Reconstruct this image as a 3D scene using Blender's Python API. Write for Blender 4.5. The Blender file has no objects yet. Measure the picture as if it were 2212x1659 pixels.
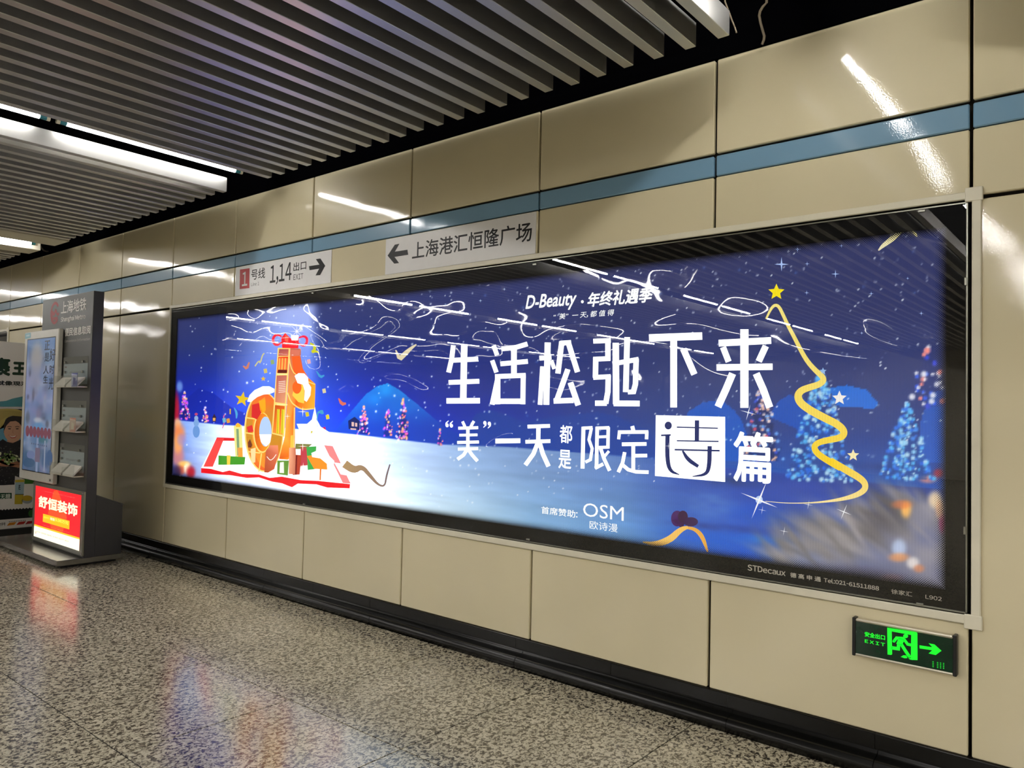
import bpy, math, random
import numpy as np
from mathutils import Vector, Matrix
from mathutils.geometry import tessellate_polygon

random.seed(7)
rng = np.random.default_rng(7)
SC = bpy.context.scene
COL = SC.collection

# ------------------------------------------------------------------ camera
W, H, F = 2212.0, 1659.0, 1648.9
CAM = np.array([.48, -3.1897, 1.3405])
YAW, PITCH, ROLL = .6907, .0327, .0219


def cam_axes():
    cy, sy, cp, sp = math.cos(YAW), math.sin(YAW), math.cos(PITCH), math.sin(PITCH)
    f = np.array([-sy * cp, cy * cp, sp])
    r = np.array([cy, sy, 0.])
    u = np.cross(r, f)
    cr, sr = math.cos(ROLL), math.sin(ROLL)
    return cr * r + sr * u, -sr * r + cr * u, f


CR, CU, CF = cam_axes()
cd = bpy.data.cameras.new('camera')
cd.sensor_width = 36
cd.lens = F / W * 36
cd.clip_start = .02
cam = bpy.data.objects.new('camera', cd)
COL.objects.link(cam)
cam.matrix_world = Matrix(((CR[0], CU[0], -CF[0], CAM[0]), (CR[1], CU[1], -CF[1], CAM[1]),
                           (CR[2], CU[2], -CF[2], CAM[2]), (0, 0, 0, 1)))
SC.camera = cam

# ------------------------------------------------------------------ exposure, world, lamp strength
SC.view_settings.view_transform = 'Standard'
SC.view_settings.look = 'None'
SC.view_settings.gamma = 1
SC.view_settings.use_curve_mapping = False
SC.view_settings.exposure = 0.0
TUBE = 165.0          # radiance of the fluorescent tubes
TUBE_DIM = 64.0       # wall-end and far-bay tubes, turned down to balance the light
PRINT = 1.0          # backlight of the big light box
SC.cycles.max_bounces = 8
SC.cycles.diffuse_bounces = 4
SC.cycles.glossy_bounces = 4
SC.cycles.transparent_max_bounces = 8
SC.cycles.caustics_refractive = False
SC.cycles.sample_clamp_indirect = 10.0
wd = bpy.data.worlds.new('world')
SC.world = wd
wd.use_nodes = True
wd.node_tree.nodes['Background'].inputs[0].default_value = (.02, .02, .02, 1)
wd.node_tree.nodes['Background'].inputs[1].default_value = 0.0


# ------------------------------------------------------------------ helpers
def lin(c):
    """sRGB 0-255 to linear"""
    out = []
    for v in c[:3]:
        v = v / 255.
        out.append(v / 12.92 if v <= .04045 else ((v + .055) / 1.055) ** 2.4)
    return tuple(out)


def lin_np(a):
    a = np.maximum(a, 0) / 255.
    return np.where(a <= .04045, a / 12.92, ((a + .055) / 1.055) ** 2.4)


def on_plane(px, py, axis, val):
    """the point of the real plane axis = val that the photograph shows at a pixel"""
    d = CR * ((px - W / 2) / F) - CU * ((py - H / 2) / F) + CF
    t = (val - CAM[axis]) / d[axis]
    return CAM + t * d


def project(P):
    d = P - CAM
    z = d @ CF
    return W / 2 + F * (d @ CR) / z, H / 2 - F * (d @ CU) / z


def link(name, me, mat=None, parent=None):
    o = bpy.data.objects.new(name, me)
    COL.objects.link(o)
    if mat is not None and me is not None and not me.materials:
        for m in (mat if isinstance(mat, (list, tuple)) else [mat]):
            me.materials.append(m)
    if parent is not None:
        put(o, parent)
    return o


def world_of(o):
    m = Matrix.Translation(o.location) @ o.rotation_euler.to_matrix().to_4x4()
    if o.parent is not None:
        m = world_of(o.parent) @ o.matrix_parent_inverse @ m
    return m


def put(o, parent):
    o.parent = parent
    o.matrix_parent_inverse = world_of(parent).inverted()


def thing(name, loc, label, cat, group=None):
    o = bpy.data.objects.new(name, None)
    COL.objects.link(o)
    o.location = loc
    o.empty_display_size = .1
    o['label'] = label
    o['category'] = cat
    if group:
        o['group'] = group
    return o


def tag(o, label, cat, group=None):
    o['label'] = label
    o['category'] = cat
    if group:
        o['group'] = group
    return o


class MB:
    def __init__(s):
        s.v, s.f, s.mi, s.smooth = [], [], [], False

    def add(s, vs, fs, mi=0):
        b = len(s.v)
        s.v += [tuple(map(float, p)) for p in vs]
        s.f += [tuple(i + b for i in f) for f in fs]
        s.mi += [mi] * len(fs)
        return s

    def box(s, x0, x1, y0, y1, z0, z1, bev=0., mi=0):
        x0, x1 = sorted((x0, x1)); y0, y1 = sorted((y0, y1)); z0, z1 = sorted((z0, z1))
        if bev <= 0:
            v = [(x, y, z) for z in (z0, z1) for y in (y0, y1) for x in (x0, x1)]
            return s.add(v, [(0, 2, 3, 1), (4, 5, 7, 6), (0, 1, 5, 4), (2, 6, 7, 3), (0, 4, 6, 2), (1, 3, 7, 5)], mi)
        b = min(bev, (x1 - x0) * .45, (y1 - y0) * .45, (z1 - z0) * .45)
        v, idx = [], {}
        for cx in (0, 1):
            for cy in (0, 1):
                for cz in (0, 1):
                    X, Y, Z = (x0, x1)[cx], (y0, y1)[cy], (z0, z1)[cz]
                    ix, iy, iz = X + (b, -b)[cx], Y + (b, -b)[cy], Z + (b, -b)[cz]
                    idx[cx, cy, cz] = len(v)
                    v += [(X, iy, iz), (ix, Y, iz), (ix, iy, Z)]
        I = lambda a, bb, c, k: idx[a, bb, c] + k
        fs = []
        for k, ax in enumerate('xyz'):
            for e in (0, 1):
                q = []
                for (p, r) in ((0, 0), (1, 0), (1, 1), (0, 1)):
                    c = [p, r]
                    c.insert(k, e)
                    q.append(I(*c, k))
                if (e == 0) == (k != 1):
                    q.reverse()
                fs.append(tuple(q))
        for p in (0, 1):
            for r in (0, 1):
                fs.append((I(0, p, r, 1), I(1, p, r, 1), I(1, p, r, 2), I(0, p, r, 2)))
                fs.append((I(p, 0, r, 0), I(p, 1, r, 0), I(p, 1, r, 2), I(p, 0, r, 2)))
                fs.append((I(p, r, 0, 0), I(p, r, 1, 0), I(p, r, 1, 1), I(p, r, 0, 1)))
        for c in idx:
            fs.append((I(*c, 0), I(*c, 1), I(*c, 2)))
        return s.add(v, fs, mi)

    def cyl(s, p0, p1, r, n=12, mi=0, caps=True, r1=None):
        p0, p1 = np.array(p0, float), np.array(p1, float)
        d = (p1 - p0) / np.linalg.norm(p1 - p0)
        a = np.cross(d, (0, 0, 1.) if abs(d[2]) < .9 else (1., 0, 0)); a /= np.linalg.norm(a)
        b = np.cross(d, a)
        r1 = r if r1 is None else r1
        v = []
        for p, rr in ((p0, r), (p1, r1)):
            for i in range(n):
                t = 2 * math.pi * i / n
                v.append(p + rr * (math.cos(t) * a + math.sin(t) * b))
        fs = [(i, (i + 1) % n, n + (i + 1) % n, n + i) for i in range(n)]
        if caps:
            fs += [tuple(reversed(range(n))), tuple(range(n, 2 * n))]
        return s.add(v, fs, mi)

    def tube(s, pts, r, n=8, mi=0):
        pts = [np.array(p, float) for p in pts]
        v, fs = [], []
        for i, p in enumerate(pts):
            d = pts[min(i + 1, len(pts) - 1)] - pts[max(i - 1, 0)]
            d /= np.linalg.norm(d)
            a = np.cross(d, (.3, 1., .1)); a /= np.linalg.norm(a)
            b = np.cross(d, a)
            for k in range(n):
                t = 2 * math.pi * k / n
                v.append(p + r * (math.cos(t) * a + math.sin(t) * b))
        for i in range(len(pts) - 1):
            for k in range(n):
                fs.append((i * n + k, i * n + (k + 1) % n, (i + 1) * n + (k + 1) % n, (i + 1) * n + k))
        fs += [tuple(range(n)), tuple(range((len(pts) - 1) * n, len(pts) * n))]
        return s.add(v, fs, mi)

    def extrude_x(s, prof, x0, x1, mi=0):
        """closed (y, z) profile swept along x"""
        n = len(prof)
        v = [(x0, y, z) for y, z in prof] + [(x1, y, z) for y, z in prof]
        fs = [(i, (i + 1) % n, n + (i + 1) % n, n + i) for i in range(n)]
        v += v                                   # end faces get their own corners so that the sides can be smooth
        fs += [tuple(reversed(range(2 * n, 3 * n))), tuple(range(3 * n, 4 * n))]
        return s.add(v, fs, mi)

    def mesh(s, name):
        me = bpy.data.meshes.new(name)
        me.from_pydata(s.v, [], s.f)
        if any(s.mi):
            me.polygons.foreach_set('material_index', s.mi)
        me.update()
        if s.smooth:
            me.polygons.foreach_set('use_smooth', [True] * len(me.polygons))
        import bmesh
        bm = bmesh.new(); bm.from_mesh(me)
        bmesh.ops.recalc_face_normals(bm, faces=bm.faces)
        bm.to_mesh(me); bm.free()
        return me

    def build(s, name, mat, parent=None):
        return link(name, s.mesh(name), mat, parent)


# ------------------------------------------------------------------ materials
def new_mat(name):
    m = bpy.data.materials.new(name)
    m.use_nodes = True
    nt = m.node_tree
    return m, nt, nt.nodes['Principled BSDF'], nt.nodes['Material Output']


def N(nt, t, **kw):
    n = nt.nodes.new(t)
    for k, v in kw.items():
        if k == 'op':
            n.operation = v
        else:
            n.inputs[k].default_value = v
    return n


def mth(nt, op, a, b=None, c=None):
    n = nt.nodes.new('ShaderNodeMath')
    n.operation = op
    for i, v in enumerate((a, b, c)):
        if v is None:
            continue
        if isinstance(v, (int, float)):
            n.inputs[i].default_value = v
        else:
            nt.links.new(v, n.inputs[i])
    return n.outputs[0]


def plain(name, rgb, rough=.5, metal=0., coat=0., vary=.06, scale=14., bump=0., bscale=60., spec=.5, linear=False, coat_rough=.05):
    """solid colour with a little procedural unevenness"""
    m, nt, p, out = new_mat(name)
    c = rgb if linear else lin(rgb)
    geo = nt.nodes.new('ShaderNodeNewGeometry')
    nz = N(nt, 'ShaderNodeTexNoise', Scale=scale, Detail=4.)
    nt.links.new(geo.outputs['Position'], nz.inputs['Vector'])
    mr = N(nt, 'ShaderNodeMapRange', **{'From Min': .3, 'From Max': .7, 'To Min': 1 - vary, 'To Max': 1 + vary})
    nt.links.new(nz.outputs[0], mr.inputs[0])
    mx = nt.nodes.new('ShaderNodeVectorMath'); mx.operation = 'SCALE'
    mx.inputs[0].default_value = c
    nt.links.new(mr.outputs[0], mx.inputs['Scale'])
    nt.links.new(mx.outputs[0], p.inputs['Base Color'])
    p.inputs['Roughness'].default_value = rough
    p.inputs['Metallic'].default_value = metal
    p.inputs['Coat Weight'].default_value = coat
    p.inputs['Coat Roughness'].default_value = coat_rough
    p.inputs['Specular IOR Level'].default_value = spec
    if bump > 0:
        nb = N(nt, 'ShaderNodeTexNoise', Scale=bscale, Detail=3.)
        nt.links.new(geo.outputs['Position'], nb.inputs['Vector'])
        bp = N(nt, 'ShaderNodeBump', Strength=1., Distance=bump)
        nt.links.new(nb.outputs[0], bp.inputs['Height'])
        nt.links.new(bp.outputs[0], p.inputs['Normal'])
        nt.links.new(bp.outputs[0], p.inputs['Coat Normal'])
    return m


def enamel(name, rgb):
    """glossy vitreous enamel sheet: slight oil-canning plus fine orange peel"""
    m, nt, p, out = new_mat(name)
    geo = nt.nodes.new('ShaderNodeNewGeometry')
    nz = N(nt, 'ShaderNodeTexNoise', Scale=1.3, Detail=3.)
    nt.links.new(geo.outputs['Position'], nz.inputs['Vector'])
    mr = N(nt, 'ShaderNodeMapRange', **{'From Min': .3, 'From Max': .7, 'To Min': .96, 'To Max': 1.04})
    nt.links.new(nz.outputs[0], mr.inputs[0])
    mx = nt.nodes.new('ShaderNodeVectorMath'); mx.operation = 'SCALE'
    mx.inputs[0].default_value = lin(rgb)
    nt.links.new(mr.outputs[0], mx.inputs['Scale'])
    nt.links.new(mx.outputs[0], p.inputs['Base Color'])
    p.inputs['Roughness'].default_value = .42
    p.inputs['Specular IOR Level'].default_value = .25
    p.inputs['Coat Weight'].default_value = 1.
    p.inputs['Coat IOR'].default_value = 1.5
    p.inputs['Coat Roughness'].default_value = .045
    n1 = N(nt, 'ShaderNodeTexNoise', Scale=1.7, Detail=1.)
    n2 = N(nt, 'ShaderNodeTexNoise', Scale=170., Detail=2.)
    for n in (n1, n2):
        nt.links.new(geo.outputs['Position'], n.inputs['Vector'])
    b1 = N(nt, 'ShaderNodeBump', Strength=1., Distance=.007)
    b2 = N(nt, 'ShaderNodeBump', Strength=1., Distance=.00012)
    nt.links.new(n1.outputs[0], b1.inputs['Height'])
    nt.links.new(n2.outputs[0], b2.inputs['Height'])
    nt.links.new(b1.outputs[0], b2.inputs['Normal'])
    nt.links.new(b2.outputs[0], p.inputs['Coat Normal'])
    return m


def granite_floor(name):
    m, nt, p, out = new_mat(name)
    geo = nt.nodes.new('ShaderNodeNewGeometry')
    mp = N(nt, 'ShaderNodeMapping')
    mp.inputs['Scale'].default_value = (1., .8, 1.)
    nt.links.new(geo.outputs['Position'], mp.inputs[0])
    n1 = N(nt, 'ShaderNodeTexNoise', Scale=62., Detail=3., Roughness=.62, Distortion=.9)
    n2 = N(nt, 'ShaderNodeTexNoise', Scale=110., Detail=2., Distortion=.4)
    n3 = N(nt, 'ShaderNodeTexNoise', Scale=5., Detail=2.)
    for n in (n1, n2, n3):
        nt.links.new(mp.outputs[0], n.inputs['Vector'])
    r1 = nt.nodes.new('ShaderNodeValToRGB')
    e = r1.color_ramp.elements
    e[0].position = .36; e[0].color = (*lin((56, 50, 42)), 1)
    e[1].position = .62; e[1].color = (*lin((212, 203, 178)), 1)
    a = e.new(.455); a.color = (*lin((102, 93, 79)), 1)
    a = e.new(.50); a.color = (*lin((190, 181, 156)), 1)
    nt.links.new(n1.outputs[0], r1.inputs[0])
    r2 = nt.nodes.new('ShaderNodeValToRGB')
    e = r2.color_ramp.elements
    e[0].position = .30; e[0].color = (.25, .24, .23, 1)
    e[1].position = .38; e[1].color = (1, 1, 1, 1)
    nt.links.new(n2.outputs[0], r2.inputs[0])
    mx = nt.nodes.new('ShaderNodeMix'); mx.data_type = 'RGBA'; mx.blend_type = 'MULTIPLY'
    mx.inputs[0].default_value = 1
    nt.links.new(r1.outputs[0], mx.inputs[6]); nt.links.new(r2.outputs[0], mx.inputs[7])
    mr = N(nt, 'ShaderNodeMapRange', **{'From Min': .3, 'From Max': .7, 'To Min': .86, 'To Max': 1.1})
    nt.links.new(n3.outputs[0], mr.inputs[0])
    vm = nt.nodes.new('ShaderNodeVectorMath'); vm.operation = 'SCALE'
    nt.links.new(mx.outputs[2], vm.inputs[0]); nt.links.new(mr.outputs[0], vm.inputs['Scale'])
    nt.links.new(vm.outputs[0], p.inputs['Base Color'])
    p.inputs['Roughness'].default_value = .15
    p.inputs['Specular IOR Level'].default_value = .85
    bp = N(nt, 'ShaderNodeBump', Strength=1., Distance=.00012)
    nt.links.new(n1.outputs[0], bp.inputs['Height'])
    nt.links.new(bp.outputs[0], p.inputs['Normal'])
    return m


LIT = (-5.885, -.078, .715, 2.052)       # the lit opening of the big light box: x0 x1 z0 z1


def backlit(name, strength, dots=False):
    """printed translucent film lit from behind; colour comes from the print's colour attribute.
    dots: the halftone of black dots printed round the rim of the glass"""
    m, nt, p, out = new_mat(name)
    at = nt.nodes.new('ShaderNodeAttribute'); at.attribute_name = 'Col'
    geo = nt.nodes.new('ShaderNodeNewGeometry')
    col = at.outputs['Color']
    if dots:
        sp = nt.nodes.new('ShaderNodeSeparateXYZ')
        nt.links.new(geo.outputs['Position'], sp.inputs[0])
        X, Z = sp.outputs['X'], sp.outputs['Z']
        d = mth(nt, 'MINIMUM', mth(nt, 'MINIMUM', mth(nt, 'SUBTRACT', X, LIT[0]), mth(nt, 'SUBTRACT', LIT[1], X)),
                mth(nt, 'MINIMUM', mth(nt, 'SUBTRACT', Z, LIT[2]), mth(nt, 'SUBTRACT', LIT[3], Z)))
        pitch = .0060
        a = mth(nt, 'DIVIDE', mth(nt, 'ADD', X, Z), pitch * 1.41421)
        b = mth(nt, 'DIVIDE', mth(nt, 'SUBTRACT', X, Z), pitch * 1.41421)
        fa = mth(nt, 'SUBTRACT', mth(nt, 'FRACT', a), .5)
        fb = mth(nt, 'SUBTRACT', mth(nt, 'FRACT', b), .5)
        r = mth(nt, 'SQRT', mth(nt, 'ADD', mth(nt, 'MULTIPLY', fa, fa), mth(nt, 'MULTIPLY', fb, fb)))
        rad = mth(nt, 'SUBTRACT', .60, mth(nt, 'MULTIPLY', d, .60 / .052))
        mask = mth(nt, 'GREATER_THAN', r, rad)
        # faint vertical line structure of the diffuser behind the film
        ln = mth(nt, 'ADD', .965, mth(nt, 'MULTIPLY', mth(nt, 'SINE', mth(nt, 'MULTIPLY', X, 2 * math.pi / .011)), .03))
        vm = nt.nodes.new('ShaderNodeVectorMath'); vm.operation = 'SCALE'
        nt.links.new(col, vm.inputs[0])
        nt.links.new(mth(nt, 'MULTIPLY', mask, ln), vm.inputs['Scale'])
        col = vm.outputs[0]
        nb = N(nt, 'ShaderNodeTexNoise', Scale=1.7, Detail=1., Distortion=.5)
        mp = N(nt, 'ShaderNodeMapping'); mp.inputs['Scale'].default_value = (1., 1., 1.7)
        nt.links.new(geo.outputs['Position'], mp.inputs[0])
        nt.links.new(mp.outputs[0], nb.inputs['Vector'])
        bp = N(nt, 'ShaderNodeBump', Strength=1., Distance=.022)
        nt.links.new(nb.outputs[0], bp.inputs['Height'])
        nt.links.new(bp.outputs[0], p.inputs['Normal'])
        p.inputs['Roughness'].default_value = .02
        p.inputs['Specular IOR Level'].default_value = .2
    else:
        p.inputs['Roughness'].default_value = .25
    p.inputs['Base Color'].default_value = (.012, .012, .014, 1)
    nt.links.new(col, p.inputs['Emission Color'])
    p.inputs['Emission Strength'].default_value = strength
    return m


def printed(name, rough=.35, coat=0.):
    """ordinary ink on paper or vinyl, colour from the print's colour attribute"""
    m, nt, p, out = new_mat(name)
    at = nt.nodes.new('ShaderNodeAttribute'); at.attribute_name = 'Col'
    nt.links.new(at.outputs['Color'], p.inputs['Base Color'])
    p.inputs['Roughness'].default_value = rough
    p.inputs['Specular IOR Level'].default_value = .25
    p.inputs['Coat Weight'].default_value = coat
    return m


def clear_sheet(name, ior=1.5, rough=0., tint=(1, 1, 1), frost=0.):
    """clear glass or acrylic sheet: see-through with a mirror-like Fresnel reflection"""
    m, nt, p, out = new_mat(name)
    nt.nodes.remove(p)
    tr = nt.nodes.new('ShaderNodeBsdfTransparent'); tr.inputs[0].default_value = (*tint, 1)
    gl = nt.nodes.new('ShaderNodeBsdfGlossy'); gl.inputs['Roughness'].default_value = rough
    lw = nt.nodes.new('ShaderNodeLayerWeight')          # Schlick's curve, the same from both faces of the sheet
    f0 = ((ior - 1) / (ior + 1)) ** 2
    fr = mth(nt, 'ADD', f0, mth(nt, 'MULTIPLY', 1 - f0, mth(nt, 'POWER', lw.outputs['Facing'], 5.)))
    mx = nt.nodes.new('ShaderNodeMixShader')
    nt.links.new(fr, mx.inputs[0]); nt.links.new(tr.outputs[0], mx.inputs[1]); nt.links.new(gl.outputs[0], mx.inputs[2])
    last = mx.outputs[0]
    if frost:
        df = nt.nodes.new('ShaderNodeBsdfDiffuse'); df.inputs[0].default_value = (.8, .82, .8, 1)
        nz = N(nt, 'ShaderNodeTexNoise', Scale=30.)
        m2 = nt.nodes.new('ShaderNodeMixShader')
        nt.links.new(mth(nt, 'MULTIPLY', nz.outputs[0], frost * 2), m2.inputs[0])
        nt.links.new(last, m2.inputs[1]); nt.links.new(df.outputs[0], m2.inputs[2])
        last = m2.outputs[0]
    nt.links.new(last, out.inputs[0])
    return m


def glow(name, rgb, strength):
    m, nt, p, out = new_mat(name)
    p.inputs['Base Color'].default_value = (*rgb, 1)
    p.inputs['Emission Color'].default_value = (*rgb, 1)
    p.inputs['Emission Strength'].default_value = strength
    return m


M = dict(
    cream=enamel('cream_enamel', (222, 211, 176)),
    blue=enamel('blue_enamel', (120, 160, 188)),
    joint=plain('joint_shadow_gap', (52, 46, 38), .8),
    black=plain('black_void', (5, 5, 7), .9, spec=0.),
    slat=plain('grey_aluminium_slat', (214, 213, 209), .32, .88, vary=.04, scale=4., spec=.4),
    white_slat=plain('white_painted_trough', (214, 208, 190), .45, vary=.03),
    floor=granite_floor('speckled_granite'),
    grout=plain('floor_grout', (20, 18, 16), .8),
    plinth=plain('black_granite_skirting', (13, 13, 12), .24, vary=.5, scale=160., spec=.3),
    trim=plain('cream_painted_trim', (226, 220, 198), .38, vary=.04),
    frameblack=plain('black_box_frame', (9, 9, 9), .3, vary=.2, spec=.35),
    rim=plain('black_printed_glass_rim', (6, 6, 6), .5, vary=.1, spec=.1),
    steel=plain('brushed_steel_edge', (150, 150, 140), .3, metal=.9, vary=.05, scale=200.),
    chrome=plain('steel_stud', (190, 190, 185), .2, metal=1., vary=.02),
    kiosk=plain('graphite_lacquer', (80, 80, 77), .42, metal=.15, vary=.05, scale=3., spec=.35),
    kioskdark=plain('dark_graphite_lacquer', (50, 51, 56), .38, vary=.05, coat=.2, coat_rough=.2),
    kioskbase=plain('brushed_base_sheet', (120, 118, 112), .22, metal=.75, vary=.05, scale=30.),
    screenframe=plain('champagne_screen_frame', (212, 210, 202), .35, metal=.15, vary=.03),
    darkmount=plain('black_screen_mount', (16, 16, 17), .6),
    sign=plain('white_vinyl_sign', (234, 233, 233), .45, vary=.02),
    ink=printed('print_ink', .45),
    paper=printed('poster_paper', .4, .3),
    lit=backlit('backlit_film', PRINT, True),
    litred=backlit('backlit_red_panel', 1.15),
    screen=backlit('screen_picture', .55),
    exitlit=backlit('exit_legend', 1.0),
    exitface=plain('dark_green_acrylic', (8, 46, 28), .15, vary=.1),
    exitcap=plain('black_plastic_cap', (14, 14, 15), .4),
    alu=plain('satin_aluminium', (205, 198, 178), .35, metal=.6, vary=.03),
    glass=clear_sheet('clear_glass'),
    acrylic=clear_sheet('clear_acrylic', 1.45, .03, (.97, .98, .97), .04),
    tube=glow('lit_fluorescent_tube', (1., .975, .945), TUBE),
    tube_dim=glow('dimmed_fluorescent_tube', (1., .975, .945), TUBE_DIM),
    teal=plain('teal_tube_end', (40, 118, 128), .35),
    socket=plain('cream_lamp_holder', (206, 198, 172), .5),
    batten=plain('dusty_batten', (70, 60, 52), .7, vary=.2),
    wire=plain('dusty_cable', (120, 108, 88), .7, vary=.15),
    leaflet=plain('white_leaflet', (238, 232, 222), .6, vary=.03),
    standframe=plain('white_stand_frame', (188, 184, 174), .5),
    backwall=plain('far_wall_panel', (226, 218, 196), .4),
)


# ------------------------------------------------------------------ flat print drawn from polygons
def glyphs(s, shear=0., space=1.):
    cu = bpy.data.curves.new('lettering', 'FONT')
    cu.body = s
    cu.resolution_u = 3
    cu.shear = shear
    cu.space_character = space
    o = bpy.data.objects.new('lettering', cu)
    COL.objects.link(o)
    dg = bpy.context.evaluated_depsgraph_get()
    e = o.evaluated_get(dg)
    me = e.to_mesh()
    n = len(me.vertices)
    co = np.empty(n * 3); me.vertices.foreach_get('co', co)
    co = co.reshape(-1, 3)[:, :2]
    fs = [tuple(p.vertices) for p in me.polygons]
    e.to_mesh_clear()
    bpy.data.objects.remove(o); bpy.data.curves.remove(cu)
    return co, fs


GLYPH = {}


def text_shape(s, shear=0., space=1., grotesk=True):
    """outline of a line of lettering; Latin letters and digits are taken from the full-width sans so that they match the Chinese"""
    if not grotesk:
        return glyphs(s, shear, space)
    pen, out, fs, n = 0., [], [], 0
    for ch in s:
        if ch == ' ':
            pen += .27
            continue
        asc = 33 <= ord(ch) <= 126
        key = chr(ord(ch) + 0xFEE0) if asc else ch
        if key not in GLYPH:
            GLYPH[key] = glyphs(key)
        co, f = GLYPH[key]
        if not len(co):
            continue
        co = co.copy()
        if asc:
            if ch == '-':
                co[:, 0] *= .45
            x0, x1 = co[:, 0].min(), co[:, 0].max()
            co[:, 0] += pen - x0 + .035
            pen += (x1 - x0 + .085) * space
        else:
            co[:, 0] += pen
            pen += 1. * space
        co[:, 0] += co[:, 1] * shear
        out.append(co)
        fs += [tuple(i + n for i in q) for q in f]
        n += len(co)
    return np.concatenate(out), fs


class Art:
    """polygons laid on a real plane; (fx, fy) give the photograph's pixel for a drawing coordinate"""

    def __init__(s, axis, val, sign, crop=(0, 0, 1.), step=.0004):
        s.axis, s.val, s.sign, s.crop, s.step = axis, val, sign, crop, step
        s.v, s.f, s.c = [], [], []

    def uv(s, p):
        P = on_plane(s.crop[0] + p[0] / s.crop[2], s.crop[1] + p[1] / s.crop[2], s.axis, s.val)
        return (P[0], P[2]) if s.axis == 1 else (P[1], P[2])

    def at(s, u, v, layer):
        o = s.val + s.sign * s.step * layer
        return (u, o, v) if s.axis == 1 else (o, u, v)

    def use(s, crop):
        s.crop = crop
        return s

    def raw(s, uvs, faces, col, layer):
        b = len(s.v)
        s.v += [s.at(u, v, layer) for u, v in uvs]
        s.f += [tuple(i + b for i in f) for f in faces]
        if isinstance(col, list):
            s.c += [(*c, 1.) for c in col]
        else:
            s.c += [(*col, 1.)] * len(uvs)

    def poly(s, pts, col, layer=1):
        uvs = [s.uv(p) for p in pts]
        tris = tessellate_polygon([[Vector((u, v, 0)) for u, v in uvs]])
        s.raw(uvs, tris, [lin(c) for c in col] if isinstance(col, list) else lin(col), layer)

    def rect_uv(s, u0, u1, v0, v1, col, layer=1):
        c = [lin(k) for k in col] if isinstance(col, list) else lin(col)
        s.raw([(u0, v0), (u1, v0), (u1, v1), (u0, v1)], [(0, 1, 2, 3)], c, layer)

    def ellipse(s, cx, cy, rx, ry, col, layer=1, n=20, a0=0., a1=360., rot=0.):
        pts = []
        for i in range(n + (0 if a1 - a0 >= 360 else 1)):
            t = math.radians(a0 + (a1 - a0) * i / n)
            x, y = rx * math.cos(t), ry * math.sin(t)
            c, q = math.cos(math.radians(rot)), math.sin(math.radians(rot))
            pts.append((cx + x * c - y * q, cy + x * q + y * c))
        s.poly(pts, col, layer)

    def star(s, cx, cy, R, r, k, col, layer=1, rot=-90.):
        pts = []
        for i in range(2 * k):
            t = math.radians(rot + 180. * i / k)
            q = R if i % 2 == 0 else r
            pts.append((cx + q * math.cos(t), cy + q * math.sin(t)))
        s.poly(pts, col, layer)

    def stroke(s, pts, w, col, layer=1, smooth=0):
        p = [np.array(a, float) for a in pts]
        ws = list(w) if isinstance(w, (list, tuple)) else [w] * len(p)
        for _ in range(smooth):
            q, qw = [p[0]], [ws[0]]
            for i in range(len(p) - 1):
                q += [p[i] * .75 + p[i + 1] * .25, p[i] * .25 + p[i + 1] * .75]
                qw += [ws[i] * .75 + ws[i + 1] * .25, ws[i] * .25 + ws[i + 1] * .75]
            q.append(p[-1]); qw.append(ws[-1])
            p, ws = q, qw
        L, R = [], []
        for i in range(len(p)):
            d0 = p[i] - p[max(i - 1, 0)]; d1 = p[min(i + 1, len(p) - 1)] - p[i]
            n0, n1 = np.linalg.norm(d0), np.linalg.norm(d1)
            d0 = d0 / n0 if n0 > 1e-9 else d1 / n1
            d1 = d1 / n1 if n1 > 1e-9 else d0
            t = d0 + d1
            t = t / max(np.linalg.norm(t), 1e-6)
            nn = np.array([-t[1], t[0]])
            k = min(1. / max(abs(nn @ np.array([-d0[1], d0[0]])), .4), 2.)
            L.append(p[i] + nn * ws[i] / 2 * k); R.append(p[i] - nn * ws[i] / 2 * k)
        uvs = [s.uv(a) for a in L + R]
        n = len(p)
        c = [lin(k) for k in col] if isinstance(col, list) else lin(col)
        if isinstance(c, list) and len(c) == 2:
            c = [tuple(c[0][j] + (c[1][j] - c[0][j]) * i / max(n - 1, 1) for j in range(3)) for i in range(n)] * 2
        s.raw(uvs, [(i, i + 1, n + i + 1, n + i) for i in range(n - 1)], c, layer)

    def text(s, txt, tl, br, col, layer=1, bold=0., shear=0., space=1., grotesk=True):
        co, fs = text_shape(txt, shear, space, grotesk)
        if bold:                       # heavier weight: the outline repeated a hair to each side
            mn, mx = co.min(0) - bold, co.max(0) + bold
            u0, v1 = s.uv(tl); u1, v0 = s.uv(br)
            for k in range(8):         # each copy a hair in front of the last, so that they do not share a plane
                t = math.pi / 4 * k
                q = (co + np.array((math.cos(t), math.sin(t))) * bold - mn) / np.maximum(mx - mn, 1e-9)
                s.raw([(u0 + (u1 - u0) * a, v0 + (v1 - v0) * b) for a, b in q], fs, lin(col), layer + .04 * k)
            return
        u0, v1 = s.uv(tl); u1, v0 = s.uv(br)
        s.text_uv(co, fs, u0, u1, v0, v1, col, layer)

    def text_uv(s, co, fs, u0, u1, v0, v1, col, layer):
        mn, mx = co.min(0), co.max(0)
        k = (co - mn) / np.maximum(mx - mn, 1e-9)
        s.raw([(u0 + (u1 - u0) * a, v0 + (v1 - v0) * b) for a, b in k], fs, lin(col), layer)

    def build(s, name, mat, parent, gain=1.):
        me = bpy.data.meshes.new(name)
        s.c = [(r * gain, g * gain, b * gain, a) for r, g, b, a in s.c]
        me.from_pydata(s.v, [], s.f)
        at = me.color_attributes.new('Col', 'FLOAT_COLOR', 'POINT')
        at.data.foreach_set('color', np.array(s.c, dtype=np.float32).ravel())
        return link(name, me, mat, parent)


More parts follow.
